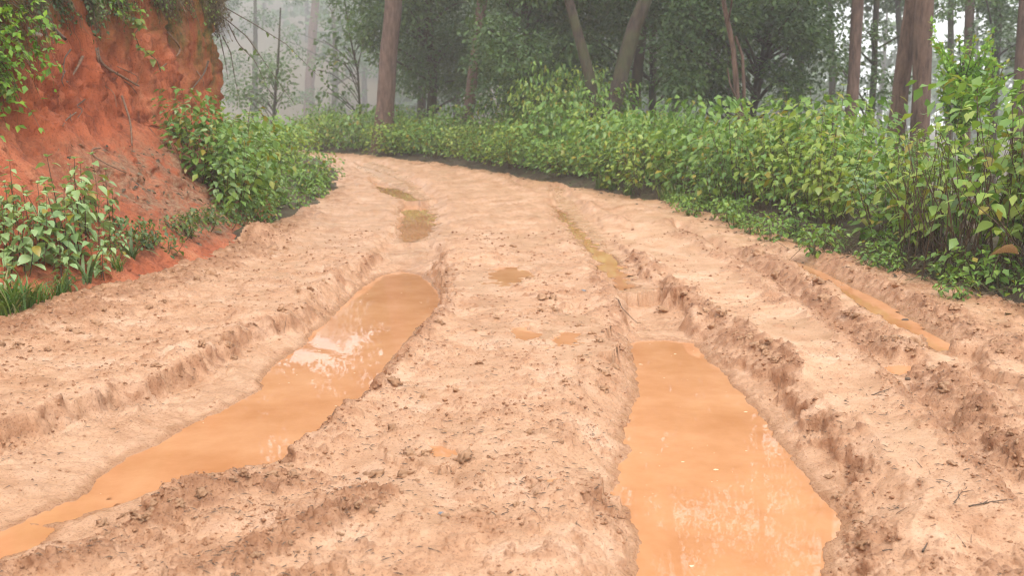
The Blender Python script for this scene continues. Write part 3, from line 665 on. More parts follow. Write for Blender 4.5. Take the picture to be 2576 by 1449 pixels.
def make_plant(name, seed, H, R, nst, pairs, leaf, n_obj, lmat, fmat, smat, key, fill=0, **kw):
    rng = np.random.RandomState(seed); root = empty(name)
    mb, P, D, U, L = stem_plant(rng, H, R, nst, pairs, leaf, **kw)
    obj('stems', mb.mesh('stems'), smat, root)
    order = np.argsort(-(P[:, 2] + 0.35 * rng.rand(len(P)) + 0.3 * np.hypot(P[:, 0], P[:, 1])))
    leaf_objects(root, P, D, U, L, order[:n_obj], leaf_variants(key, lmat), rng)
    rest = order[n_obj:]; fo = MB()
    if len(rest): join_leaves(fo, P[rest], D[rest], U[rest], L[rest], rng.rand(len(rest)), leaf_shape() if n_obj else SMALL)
    if fill:
        a = rng.rand(fill) * 6.283; r = R * np.sqrt(rng.rand(fill)) * 1.05; zz = H * (0.10 + 0.82 * rng.rand(fill) ** 0.7)
        pp = np.stack([np.cos(a) * r + kw.get('lean', (0, 0))[0] * zz, np.sin(a) * r + kw.get('lean', (0, 0))[1] * zz, zz], 1)
        dd = np.stack([np.cos(a) + rng.randn(fill) * 0.8, np.sin(a) + rng.randn(fill) * 0.8, -0.6 + 0.45 * rng.randn(fill)], 1)
        join_leaves(fo, pp, dd, np.stack([rng.randn(fill) * 0.35, rng.randn(fill) * 0.35, np.ones(fill)], 1), leaf * (0.55 + 0.5 * rng.rand(fill)), rng.rand(fill))
    if fo.n: tag(obj('foliage', fo.mesh('foliage'), fmat, root), kind='stuff')
    return root
def copy_tree(o, parent=None):
    c = o.copy(); COL.objects.link(c); c.parent = parent
    for ch in o.children: copy_tree(ch, c)
    return c
used = set()
def place(proto, x, y, z, rz, s, label, cat, group, sz=None):
    o = copy_tree(proto) if proto.name in used else proto
    used.add(proto.name); o.location = (x, y, z); o.rotation_euler = (0, 0, rz); o.scale = (s, s, sz or s)
    return tag(o, label, cat, group)
RS = np.random.RandomState(5)
ORD = ['first', 'second', 'third', 'fourth', 'fifth', 'sixth', 'seventh', 'eighth', 'ninth', 'tenth', 'eleventh', 'twelfth', 'thirteenth', 'fourteenth', 'fifteenth', 'sixteenth', 'seventeenth', 'eighteenth', 'nineteenth', 'twentieth']
ORD += ['twenty-' + w for w in ORD[:9]] + ['thirtieth']
ER = np.array(EDGE_R)
def edge_pt(poly, y0, off):
    """a point beside a road edge: y0 along, off metres outward (right of travel)"""
    P = resample(poly, 400); k = int(np.argmin(np.abs(P[:, 1] - y0))); k = min(max(k, 1), 398)
    tx, ty = P[k + 1] - P[k - 1]; n = math.hypot(tx, ty); return P[k, 0] + ty / n * off, P[k, 1] - tx / n * off

# --- hedge of shrubs on the right, near stretch
SP = [('leaf', 'foliage', 'hedge'), ('leaf_yellow', 'foliage_yellow', 'yellow'), ('leaf_blue', 'foliage', 'blue'), ('leaf', 'foliage', 'hedge')]
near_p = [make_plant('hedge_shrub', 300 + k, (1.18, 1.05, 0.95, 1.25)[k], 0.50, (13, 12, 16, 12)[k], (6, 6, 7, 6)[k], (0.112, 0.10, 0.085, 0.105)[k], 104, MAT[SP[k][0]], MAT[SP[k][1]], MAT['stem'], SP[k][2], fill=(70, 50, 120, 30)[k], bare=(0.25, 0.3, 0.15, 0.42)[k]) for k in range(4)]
back_p = [make_plant('hedge_shrub', 320 + k, 1.25, 0.55, 13, 5, 0.12, 50, MAT[SP[k][0]], MAT[SP[k][1]], MAT['stem'], SP[k][2], fill=200) for k in range(2)]
far_p = [make_plant('roadside_shrub', 340 + k, 1.0, 0.62, 16, 6, (0.11, 0.10, 0.13, 0.10)[k], 0, MAT['leaf'], MAT['foliage_yellow' if k == 1 else 'foliage'], MAT['stem'], 'hedge', fill=400) for k in range(4)]
y = 5.9; n = 0
while y < 13.4:
    for row, off in enumerate((0.42, 1.05)):
        yy = y + RS.randn() * 0.12; x, y2 = edge_pt(EDGE_R, yy, off + RS.randn() * 0.14)
        pr = near_p[(3 if y < 8 and n % 2 else (0, 1, 1, 2, 3)[RS.randint(5)])] if row == 0 else back_p[int(RS.rand() < 0.4)]; s = 0.95 + 0.30 * RS.randn() * 0.6 + 0.28 * float(noise(np.array([y * 0.8]), np.array([row + 0.5]), 140)[0]) + (0.15 if y < 7.5 else 0) + (0.08 if row else 0); s = min(max(s, 0.6), 1.3)
        lab = ('leafy shrub in the front of the near hedge, %s from the right edge' if row == 0 else 'leafy shrub in the rear of the near hedge, %s from the right edge') % ORD[n]
        place(pr, x, y2, float(hz(x, y2)[0]) - 0.02, RS.rand() * 6.28, s, lab, 'shrub', 'near hedge shrubs on the right')
    n += 1; y += 0.50
# --- the same hedge farther on round the bend
y = 13.2; n = 0
while y < 29.5:
    for row, off in enumerate((0.5, 1.3, 2.3)):
        yy = y + RS.randn() * 0.2; x, y2 = edge_pt(EDGE_R, yy, off + RS.randn() * 0.12)
        tall = 1.0 + (0.75 if row and 19.2 < yy < 23 else 0) - (0.15 if row == 0 else 0) + (0.12 if yy < 16 else 0)
        lab = '%s row far hedge shrub, %s along from the grass tufts towards the fog' % (('front', 'middle', 'back')[row], ORD[n])
        place(far_p[(n * 3 + row) % 4], x, y2, float(hz(x, y2)[0]) - 0.02, RS.rand() * 6.28, 0.95 + 0.25 * RS.rand(), lab, 'shrub', 'far hedge shrubs round the bend', (0.72 + 0.66 * RS.rand()) * tall)
    n += 1; y += 0.62
# --- verge inside the bend, behind the bank
for k in range(22):
    yy = 17.0 + 11 * RS.rand() ** 0.9; x, y2 = edge_pt(EDGE_L, yy, -(0.9 + 2.6 * RS.rand()))
    place(far_p[k % 4], x, y2, float(hz(x, y2)[0]) - 0.03, RS.rand() * 6.28, 0.7 + 0.5 * RS.rand(), 'hazy green shrub inside the bend beyond the bank, %s in the scattered patch' % ORD[k], 'shrub', 'shrubs inside the bend')
lb = make_plant('bank_corner_shrub', 361, 0.62, 0.42, 14, 5, 0.10, 60, MAT['leaf'], MAT['foliage'], MAT['stem'], 'hedge', fill=110)
x, y2 = ground(792, 488); place(lb, x, y2 + 0.35, float(hz(x, y2 + 0.35)[0]), 0.4, 1.0, 'small round shrub alone at the road edge just past the bank', 'shrub', None)
x, y2 = ground(745, 535); o = place(lb, x - 0.25, y2 + 0.4, float(hz(x - 0.25, y2 + 0.4)[0]), 2.4, 0.42, 'little straggly shrub between the big bank shrub and the round one', 'shrub', None)

# --- plants on the toe of the red bank
def bankz(x, y):
    d = (BX - x) ** 2 + (BY - y) ** 2 + 100 * (BZ > 1.4); k = np.unravel_index(np.argmin(d), d.shape)
    return max(float(hz(x, y)[0]), float(BZ[k]) if d[k] < 0.02 else -9)
big = [make_plant('bank_shrub', 380 + k, 0.92, 0.46, 14, 6, 0.128, 105, MAT['leaf_left'], MAT['foliage'], MAT['stem'], 'bank', fill=130, lean=(0.12, -0.05)) for k in range(3)]
spots = [(-2.95, 10.5, 0.85), (-3.05, 11.0, 0.9), (-3.35, 10.7, 0.85), (-3.2, 11.6, 1.0), (-2.98, 11.6, 0.75), (-3.55, 11.1, 0.8), (-3.05, 12.2, 0.75), (-3.35, 12.4, 1.0), (-2.78, 10.9, 0.5)]
for k, (x, yy, s) in enumerate(spots):
    place(big[k % 3], x, yy, bankz(x, yy) - 0.04, RS.rand() * 1.2 - 0.6, s, ('lowest front', 'front middle', 'left middle', 'central', 'right middle', 'leftmost', 'rear right', 'rear', 'smallest right front')[k] + ' shrub of the pale green clump at the red bank foot', 'shrub', 'clump at the foot of the red bank')
nettle = [make_plant('bank_plant', 400 + k, 0.76, 0.18, 4, 6, 0.115, 64, MAT['leaf_left'], MAT['foliage'], MAT['stem'], 'bank', lean=(0.10, 0.0), bare=0.2, spread=0.6) for k in range(4)]
k = 0
for px, py, s in sorted([(20, 800, 0.6), (70, 772, 0.8), (110, 755, 0.9), (160, 742, 0.95), (205, 728, 0.98), (250, 712, 0.95), (285, 698, 0.7), (45, 745, 0.7), (210, 706, 0.6), (0, 765, 0.7), (180, 762, 0.6), (300, 718, 0.5), (262, 738, 0.55), (230, 735, 0.8), (30, 775, 0.7)], key=lambda q: -q[1]):
    x, yy = ground(px, py); x -= 0.10
    place(nettle[k % 4], x, yy + 0.15, bankz(x, yy + 0.15) - 0.02, RS.rand() * 6.28, s, ('tall' if s > 0.75 else 'short') + ' broad-leaved plant in the left patch, %s nearest the mud' % ORD[k], 'plant', 'tall plants at the left edge' if s > 0.75 else 'short plants at the left edge'); k += 1
low = [make_plant('low_weed', 420 + k, 0.22, 0.16, 6, 3, 0.06, 24, MAT['fresh_leaf'], MAT['pale_leaf'], MAT['green_stem'], 'weed', fill=60) for k in range(2)]
for k, (px, py, s) in enumerate([(350, 690, 1.0), (390, 690, 0.9), (430, 682, 0.9), (470, 662, 1.0), (500, 648, 1.1), (530, 632, 1.1), (560, 622, 1.1), (590, 612, 0.8), (330, 705, 0.9), (620, 600, 0.8)]):
    x, yy = ground(px, py); place(low[k % 2], x - 0.08, yy + 0.12, bankz(x - 0.08, yy + 0.12), RS.rand() * 6.28, s, 'low yellow-green weed at the bank foot, ' + ('left of the long-bladed plant', 'right of the long-bladed plant', 'below the litter slope', 'in the middle of the weed line', 'below bare red soil', 'beside the litter slope', 'near the lumpy mud heap', 'last before the mud heap', 'first of the weed line on the left', 'behind the mud heap')[k], 'weed', 'weeds along the bank foot')
# low growth at the foot of the hedge
weedR = [make_plant('verge_weed', 430 + k, 0.30, 0.22, 8, 3, 0.07, 26, MAT['leaf'], MAT['foliage'], MAT['green_stem'], 'hedge', fill=70) for k in range(2)]
for k in range(30):
    yy = 6.2 + 7.8 * (k + RS.rand() * 0.5) / 30; x, y2 = edge_pt(EDGE_R, yy, 0.14 - 0.55 * RS.rand() ** 2 + 0.1 * RS.rand())
    place(weedR[k % 2], x, y2, float(hz(x, y2)[0]), RS.rand() * 6.28, 0.35 + 0.85 * RS.rand() ** 1.5, 'low weed at the muddy foot of the hedge, %s from the right edge' % ORD[k], 'weed', 'weeds along the hedge foot')

for k in range(14):
    yy = 10.6 + 6.5 * (k + RS.rand()) / 14; x, y2 = edge_pt(EDGE_L, yy, -(0.05 + 0.6 * RS.rand()))
    place(weedR[k % 2], x, y2, bankz(x, y2), RS.rand() * 6.28, 0.6 + 0.8 * RS.rand(), 'low weed along the left road edge past the bank clump, %s going away' % ORD[k], 'weed', 'weeds along the left road edge')
# bundles of bare brown stems standing in the near end of the hedge
for k in range(5):
    yy = 6.1 + 2.6 * (k + RS.rand() * 0.6) / 5; x, y2 = edge_pt(EDGE_R, yy, 0.18 + 0.2 * RS.rand()); rz_ = np.random.RandomState(450 + k); ds = MB()
    for q_ in range(22):
        b0 = np.array([rz_.randn() * 0.12, rz_.randn() * 0.12, -0.03]); tp = b0 + np.array([rz_.randn() * 0.22, rz_.randn() * 0.22, 0.45 + 0.75 * rz_.rand()]); ds.tube([b0, (b0 + tp) / 2 + rz_.randn(3) * 0.03, tp], [0.005, 0.004, 0.0015], 4, rz_.rand())
    rt = empty('bare_stems', (x, y2, float(hz(x, y2)[0]))); tag(rt, 'bundle of bare brown stems in the near hedge, %s from the right edge' % ORD[k], 'dead stems', 'bare stems in the hedge'); obj('stems', ds.mesh('stems'), MAT['stem'], rt)

# --- grass
def blades(rng, n, L, R, wid, droop):
    mb = MB()
    for k in range(n):
        a = rng.rand() * 6.283; l = L * (0.55 + 0.6 * rng.rand()); b0 = np.array([rng.randn() * R, rng.randn() * R, 0]); d = np.array([math.cos(a), math.sin(a), 0]); s = np.array([-d[1], d[0], 0])
        q = np.linspace(0, 1, 6); dr = droop * (0.5 + rng.rand())
        path = b0 + d * (l * 0.65 * q ** 1.4 * dr)[:, None] + np.array([0, 0, 1]) * (l * (q - 0.55 * dr * q ** 2.4))[:, None]
        w = wid * np.array([0.7, 1, 1, 0.85, 0.55, 0.03])[:, None]
        V = np.concatenate([path - s * w, path + s * w]); F = [[i, i + 1, 7 + i, 6 + i] for i in range(5)]
        mb.add(V, F, rng.rand())
    return mb
gm = [blades(np.random.RandomState(500 + k), 46, 0.30, 0.035, 0.006, 0.75).mesh('grass_tuft') for k in range(3)]
for me in gm: me.materials.append(MAT['grass'])
gi = 0
def tuft(x, y, z, s, label, group):
    global gi
    o = obj('grass_tuft', gm[gi % 3]); gi += 1; o.location = (x, y, z); o.rotation_euler = (0, 0, RS.rand() * 6.28); o.scale = (s, s, s); return tag(o, label, 'grass', group)
for px, py, s in [(10, 812, 1.0), (40, 806, 1.1), (70, 795, 1.0), (25, 795, 1.2), (110, 775, 0.7), (150, 765, 0.6), (300, 722, 0.6)]:
    x, yy = ground(px, py); tuft(x, yy, bankz(x, yy) - 0.01, s, 'green grass tuft at the left mud edge, ' + ('lowest', 'second lowest', 'right of the lowest', 'tallest', 'small, among the plants', 'small, by the short strap plant', 'small, farthest along')[gi], 'grass tufts at the left edge')
for k in range(14):
    yy = 11.5 + 5 * RS.rand(); x, y2 = edge_pt(EDGE_R, yy, 0.05 + 0.2 * RS.rand()); tuft(x, y2, float(hz(x, y2)[0]), 0.8 + 0.5 * RS.rand(), 'grass tuft in front of the middle of the hedge, %s of the line' % ORD[k], 'grass tufts along the hedge')
# strap-leaved plant, each long blade a leaf
for px, py, s, lab in [(215, 742, 1.0, 'strap-leaved plant with pale arching blades in front of the left patch'), (330, 700, 1.0, 'long-bladed plant arching over the mud edge beside the left patch'), (150, 760, 0.8, 'short strap-leaved plant beside the left grass tufts')]:
    x, yy = ground(px, py); rt = empty('strap_plant', (x, yy + 0.05, bankz(x, yy + 0.05) - 0.01)); tag(rt, lab, 'plant')
    for k in range(11):
        mb = blades(np.random.RandomState(540 + k + px), 1, 0.40 * s, 0.01, 0.011, 1.0); obj('leaf', mb.mesh('leaf'), MAT['pale_leaf'], rt)
# dry stems fallen at the foot of the hedge
dm = MB(); rr_ = np.random.RandomState(560)
for k in range(420):
    yy = 6.2 + 3.2 * rr_.rand(); x, y2 = edge_pt(EDGE_R, yy, -0.08 + 0.5 * rr_.rand()) if k % 7 == 0 else (None, None)
    if x is None: x, y2 = last[0] + rr_.randn() * 0.12, last[1] + rr_.randn() * 0.12
    else: last = (x, y2)
    a = rr_.rand() * 6.283; l = 0.10 + 0.28 * rr_.rand(); e = (x + math.cos(a) * l, y2 + math.sin(a) * l)
    z0, z1 = hz([x, e[0]], [y2, e[1]]); dm.tube([(x, y2, z0 + 0.01), ((x + e[0]) / 2, (y2 + e[1]) / 2, max(z0, z1) + 0.03 + 0.05 * rr_.rand()), (e[0], e[1], z1 + 0.015)], 0.0025, 3, rr_.rand())
tag(obj('dry_stems', dm.mesh('dry_stems'), MAT['dry']), 'fallen dry stems matted at the foot of the near hedge', kind='stuff')

# fallen leaves along the verge
vl = MB(); rv = np.random.RandomState(570); ERs = resample(EDGE_R, 600); kk = rv.randint(0, 600, 2600); kk = kk[(ERs[kk, 1] > 6) & (ERs[kk, 1] < 24)]; n = len(kk)
tx = np.gradient(ERs, axis=0)[kk]; tx /= np.linalg.norm(tx, axis=1)[:, None]; of = 0.12 + 0.26 * rv.randn(n); lx, ly = ERs[kk, 0] + tx[:, 1] * of, ERs[kk, 1] - tx[:, 0] * of
join_leaves(vl, np.stack([lx, ly, hz(lx, ly) + 0.012], 1), np.stack([rv.randn(n), rv.randn(n), rv.randn(n) * 0.15], 1), np.array([0, 0, 1.0]) + rv.randn(n, 3) * 0.25, 0.03 + 0.05 * rv.rand(n), rv.rand(n)); tag(obj('fallen_leaves', vl.mesh('fallen_leaves'), MAT['dry']), 'brown fallen leaves along the foot of the hedge', kind='stuff')

# ------------------------------------------------------------------ trees
def ground_z(x, y): return float(hz(x, y)[0])
def crown_mesh(name, rng, clumps, leaf, shape, per, droop=-0.35, base=(0, 0, 0)):
    mb = MB()
    for (c, r) in clumps:
        n = int(per * (r / 0.7) ** 2 * (0.7 + 0.6 * rng.rand()))
        v = rng.randn(n, 3); v /= np.linalg.norm(v, axis=1)[:, None]; rad = r * (0.25 + 0.8 * rng.rand(n) ** 0.6)
        pos = np.array(c) - np.array(base) + v * rad[:, None] * np.array([1.15, 1.15, 0.75])
        d = v * np.array([1, 1, 0.3]) + rng.randn(n, 3) * 0.55 + np.array([0, 0, droop])
        up = np.array([0, 0, 1.0]) + rng.randn(n, 3) * 0.55
        join_leaves(mb, pos, d, up, leaf * (0.6 + 0.7 * rng.rand(n)), np.clip(rng.rand() * 0.5 + rng.rand(n) * 0.5, 0, 1), shape)
    return mb.mesh(name)
def tree(name, label, path, r0, r1, bark, clumps=(), leaf=0.11, lmat=None, per=230, seed=0, shape=SMALL, group=None, limbs=0.6, extra=(), droop=-0.35, crown='crown'):
    """path: world points of the trunk from the ground up; clumps: (centre, radius) of leafy masses"""
    rng = np.random.RandomState(seed); base = np.array(path[0]); root = empty(name, tuple(base)); tag(root, label, 'tree', group)
    P = resample3(path, 34); rel = P - base
    rad = np.linspace(r0, r1, 34); rad[:4] *= np.array([1.45, 1.22, 1.1, 1.03]); mb = MB()
    rel = rel + np.cumsum(rng.randn(34, 3) * r0 * np.array([0.04, 0.04, 0]), 0)
    mb.tube(rel, rad, 14, 0.5, 0.07, rng)
    for e in extra:
        Pe = resample3(e[0], 20) - base; mb.tube(Pe, np.linspace(e[1], e[2], 20), 9, 0.5, 0.06, rng)
    for (c, r) in clumps:
        if rng.rand() > limbs: continue
        k = int(np.clip(np.searchsorted(P[:, 2], c[2] - 0.5 - 0.35 * np.hypot(*(np.array(c[:2]) - P[15, :2]))), 3, 33))
        a, b2 = rel[k], np.array(c) - base; m = (a + b2) / 2 + np.array([0, 0, 0.25]) + rng.randn(3) * 0.15
        q = np.linspace(0, 1, 7)[:, None]; mb.tube((1 - q) ** 2 * a + 2 * q * (1 - q) * m + q * q * b2, np.linspace(rad[k] * 0.42, 0.012, 7), 5, 0.5)
    obj('trunk', mb.mesh('trunk'), bark, root)
    if len(clumps): tag(obj(crown, crown_mesh(crown, rng, clumps, leaf, shape, per, droop, base), lmat, root))
    return root
def resample3(pts, n):
    P = np.asarray(pts, float); s = np.r_[0, np.cumsum(np.linalg.norm(np.diff(P, axis=0), axis=1))]
    u = np.linspace(0, s[-1], n); return np.stack([np.interp(u, s, P[:, k]) for k in range(3)], 1)
def trunk_path(pxs, y, top):
    """from points seen on the trunk at depth y, carried down to the ground and up to the height top"""
    W = [np.array(at_depth(px, py, y)) for px, py in pxs]                 # listed from low to high
    d0 = (W[1] - W[0]) / (W[1][2] - W[0][2]); g = ground_z(W[0][0], y); lo = W[0] + d0 * (g - 0.15 - W[0][2])
    d1 = (W[-1] - W[-2]) / (W[-1][2] - W[-2][2]); d1 = d1 * np.array([0.6, 0.6, 1]); hi = W[-1] + d1 * (top - W[-1][2])
    return [lo] + W + [hi]
def cloud(rng, cx, cy_, z0, z1, R, n, rmin=0.45, rmax=0.85, holes=()):
    out = []
    while len(out) < n:
        a = rng.rand() * 6.283; q = rng.rand(); zz = z0 + (z1 - z0) * rng.rand(); f = 0.55 + 0.45 * math.sin(math.pi * (0.15 + 0.8 * (zz - z0) / (z1 - z0)))
        r = R * math.sqrt(q) * f; p = (cx + math.cos(a) * r, cy_ + math.sin(a) * r, zz)
        if any((p[0] - h[0]) ** 2 + (p[2] - h[2]) ** 2 < h[3] ** 2 for h in holes): continue
        out.append((p, rmin + (rmax - rmin) * rng.rand()))
    return out
def seen(px, py, y, r): return (tuple(at_depth(px, py, y)), r)
R1 = np.random.RandomState(77)
def pine(label, pxs, y, wpx, top=15.5, seed=0, n=26, group=None, z0=8.5):
    p = trunk_path(pxs, y, top); r = wpx * y / F_PX / 2
    cl = cloud(np.random.RandomState(seed), p[-1][0], p[-1][1], z0, top + 0.5, 2.3, n, 0.5, 0.9)
    return tree('pine_tree', label, p, r, r * 0.55, MAT['bark'], cl, 0.20, MAT['pine'], 130, seed, NARROW, group, 0.8, droop=0.1)
pine('lone straight reddish pine trunk rising behind the bend', [(966, 290), (978, 120), (988, 0)], 26.3, 47, seed=1)
pine('ghostly pale pine trunk almost lost in the fog on the left', [(778, 250), (786, 120), (796, 0)], 110, 27, top=22, z0=15.5, seed=2)
pine('slim straight pine trunk left of the twin trunks', [(2140, 300), (2150, 150), (2158, 0)], 21, 32, seed=3)
pine('left stem of the twin pine trunks, leaning right', [(2256, 330), (2272, 180), (2298, 0)], 15.0, 42, seed=4)
pine('thicker upright stem of the twin pine trunks', [(2314, 330), (2320, 180), (2330, 0)], 14.6, 46, seed=5)
pine('dark trunk cut by the right edge behind the bright bush', [(2568, 200), (2572, 100), (2580, 0)], 19, 40, seed=6)
pine('thin hazy trunk behind the bright feathery tree', [(2432, 200), (2436, 100), (2440, 0)], 30, 26, seed=7)
pine('short reddish trunk showing through the leaves above the bend', [(1206, 70), (1210, 40), (1214, 0)], 26.5, 28, seed=8)

# broadleaf trees with dark crowns hanging low
def broad(label, pxs, y, wpx, seed, clumps, top=11, leaf=0.115, bark='dark_bark', lmat='tree_leaf', extra=(), per=560, group=None, limbs=0.5):
    p = trunk_path(pxs, y, top); r = wpx * y / F_PX / 2
    return tree('broadleaf_tree', label, p, r, r * 0.35, MAT[bark], clumps, leaf, MAT[lmat], per, seed, SMALL, group, limbs, extra)
r_ = np.random.RandomState(11)
# crown masses read from the picture: (px, py) spots the dark foliage covers, with depth scattered
def mass(rng, y, boxes, up=True):
    out = []
    for (x0, y0, x1, y1, n, rpx) in boxes:
        for _ in range(n):
            yy = y + rng.randn() * 0.9; out.append((tuple(at_depth(x0 + (x1 - x0) * rng.rand(), y0 + (y1 - y0) * rng.rand(), yy)), rpx * y / F_PX * (0.7 + 0.6 * rng.rand())))
    return out
m1 = mass(r_, 29, [(880, -60, 1010, 70, 8, 55), (1000, -60, 1180, 130, 16, 60), (1020, 120, 1100, 230, 5, 45), (1110, 160, 1230, 240, 6, 40), (930, 60, 960, 160, 3, 35)]) + cloud(r_, -2.5, 29.5, 5.4, 11, 3.0, 34)
broad('dark broadleaf tree with low boughs beside the lone pine', [(1085, 290), (1090, 180), (1080, 40)], 29.3, 26, 21, m1)
m2 = mass(r_, 24, [(1200, -60, 1440, 120, 22, 62), (1230, 120, 1440, 250, 16, 55), (1300, 200, 1420, 300, 8, 45)]) + cloud(r_, 0.6, 25, 4.4, 11, 3.0, 34)
broad('dark dense broadleaf tree in the middle of the forest edge', [(1335, 300), (1340, 200), (1320, 60)], 24.5, 24, 22, m2)
m3 = mass(r_, 24.0, [(1420, -60, 1600, 60, 12, 55), (1420, 60, 1540, 180, 7, 45), (1640, -60, 1760, 50, 6, 45)]) + cloud(r_, 2.6, 23, 4.2, 11, 3.2, 34)
y3 = 20.6
ex = [([at_depth(1498, 340, y3), at_depth(1486, 200, y3), at_depth(1456, 90, y3), at_depth(1420, -40, y3), at_depth(1400, -120, y3)], 0.13, 0.08)]
broad('leaning mossy trunk forking low, dark crown above', [(1530, 300), (1566, 170), (1596, 60), (1625, -20)], 20.6, 44, 23, m3, extra=ex, limbs=0.12)
broad('straight dark trunk close behind the leaning mossy one', [(1588, 310), (1602, 180), (1616, 40)], 23.5, 30, 24, cloud(r_, 3.2, 24, 5.5, 11, 2.4, 20))
m4 = mass(r_, 23, [(1690, -60, 1880, 100, 16, 60), (1680, 100, 1860, 220, 14, 52), (1700, 200, 1830, 290, 7, 42), (1880, -60, 2090, 90, 16, 58), (1900, 90, 2080, 210, 12, 48), (1960, 200, 2060, 270, 4, 38)]) + cloud(r_, 5.6, 24, 4.2, 11, 3.0, 36)
broad('dark broadleaf tree with a slanting brown trunk right of centre', [(1892, 285), (1926, 130), (1944, 0)], 23.5, 26, 25, m4)
m5 = mass(r_, 26, [(2090, 60, 2240, 180, 8, 45), (2180, 180, 2260, 260, 5, 40), (2090, 190, 2140, 280, 4, 35), (2330, 0, 2400, 120, 3, 35)]) + cloud(r_, 9.5, 27, 5.2, 11, 2.6, 26)
broad('thin-leaved grey-green tree behind the slim pine', [(2190, 280), (2196, 180), (2200, 60)], 27, 20, 26, m5, lmat='tree_leaf', per=300)
m6 = mass(r_, 30, [(2440, -60, 2576, 90, 9, 55), (2520, 60, 2600, 200, 4, 50)]) + cloud(r_, 15, 31, 5.2, 11, 2.8, 20)
broad('dim dark tree behind the bushes at the right edge', [(2500, 250), (2506, 120), (2510, 20)], 31, 30, 27, m6)
# pale young trees in the fog on the left
m7 = mass(r_, 31, [(780, 90, 900, 200, 9, 28), (850, 60, 930, 150, 5, 30), (800, 190, 880, 260, 5, 26)])
broad('pale young tree with loose leaves in the fog left of the lone pine', [(905, 270), (900, 180), (880, 90)], 31, 7, 28, m7, top=5, leaf=0.17, lmat='pale_leaf', per=75, limbs=1.0)
m8 = mass(r_, 40, [(600, 170, 760, 260, 12, 40), (660, 120, 720, 200, 3, 32)])
broad('faint grey-green tree deep in the fog beside the red bank', [(690, 270), (694, 220), (700, 160)], 40, 10, 29, m8, top=5.5, leaf=0.16, lmat='pale_leaf', per=110, limbs=1.0)
# forest farther back, fading into the fog
FARWHERE = ['just right of the lone pine', 'behind the middle dark tree', 'left of the leaning mossy trunk', 'right of the leaning mossy trunk', 'behind the twisted sapling', 'between the slanting trunk and the slim pine', 'just left of the slim pine', 'just left of the twin trunks', 'right of the twin trunks', 'left of the short reddish trunk', 'directly behind the leaning trunk', 'nearest the red bank', 'right of the ghostly pine']
for k, (px, y, w) in enumerate([(1060, 40, 26), (1280, 44, 24), (1430, 38, 22), (1700, 40, 26), (1830, 36, 20), (2010, 38, 24), (2090, 48, 22), (2260, 46, 22), (2390, 40, 22), (1150, 52, 24), (1560, 50, 24), (640, 85, 22), (840, 95, 22)]):
    rk = np.random.RandomState(600 + k); x0 = (px - 1288) / F_PX * y
    broad('hazy grey tree far back in the fog, ' + FARWHERE[k], [(px, 260), (px + 4, 150), (px + rk.randint(-10, 14), 20)], y, w, 600 + k, cloud(rk, x0, y, 2.5 if px > 1000 and px < 2000 else (6.0 if y < 80 else 2.0), 11 if y < 80 else 16, 3.0 if y < 80 else 5.0, 26, 0.7, 1.2), leaf=0.26, per=85, group='trees far back in the fog', limbs=0.4)

# the wood on the hillside across the valley, one mass deep in the fog
rw = np.random.RandomState(650); wd = MB(); wt = MB(); DIAM = (np.array([(0, 0, 0), (-0.4, 0.5, 0.08), (0.4, 0.5, 0.08), (0, 1, -0.2)], float), np.array([(0, 2, 1), (1, 2, 3)]))
for k in range(190):
    y = 95 + 190 * rw.rand() ** 0.8; px = 470 + 1500 * rw.rand() if k < 170 else 1970 + 560 * rw.rand(); y = y + (70 if px < 900 else 0); x = (px - 1288) / F_PX * y; g = ground_z(x, y) - 0.5
    top = g + 11 + 8 * rw.rand()
    wt.tube([(x, y, g), (x + rw.randn() * 0.4, y, (g + top) / 2), (x + rw.randn() * 0.8, y, top)], [0.42, 0.3, 0.08], 5, 0.5)
    for (cc, rr2) in cloud(rw, x, y, g + 3, top + 1, 4.2, 9, 1.5, 2.8):
        n = 40; v = rw.randn(n, 3); v /= np.linalg.norm(v, axis=1)[:, None]; pos = np.array(cc) + v * (rr2 * (0.3 + 0.75 * rw.rand(n)))[:, None]
        join_leaves(wd, pos, v + rw.randn(n, 3) * 0.5 + np.array([0, 0, -0.3]), np.array([0, 0, 1.0]) + rw.randn(n, 3) * 0.5, 0.8 + 0.7 * rw.rand(n), np.clip(rw.rand() * 0.5 + rw.rand(n) * 0.5, 0, 1), DIAM)
ft = empty('forest'); tag(ft, 'misty grey-green wood on the slope far beyond the bend', kind='stuff'); tag(obj('trunks', wt.mesh('trunks'), MAT['dark_bark'], ft), kind='stuff'); tag(obj('foliage', wd.mesh('foliage'), MAT['tree_leaf'], ft), kind='stuff')
# a tree behind the bank: its crown shows only as a reflection in the left pool
rh = np.random.RandomState(660)
broad('tall tree hidden behind the red bank, its crown mirrored in the left pool', [(500, 250), (506, 120), (520, 0)], 31, 34, 661, cloud(rh, -6.9, 31, 7.2, 13.5, 4.6, 56, 0.6, 1.0) + cloud(rh, -6.2, 31, 6.5, 10.0, 4.2, 46, 0.5, 0.85) + cloud(rh, -5.3, 31, 6.3, 9.0, 2.6, 40, 0.45, 0.7), top=12, leaf=0.2, per=150)
broad('dim leafy tree filling the gap behind the leaning trunk', [(1640, 290), (1644, 150), (1640, 30)], 29, 22, 662, mass(rh, 29, [(1430, -80, 1730, 200, 30, 58), (1560, 180, 1720, 270, 5, 40)]) + cloud(rh, 3.9, 29.5, 5.5, 11.5, 3.2, 26), per=330)

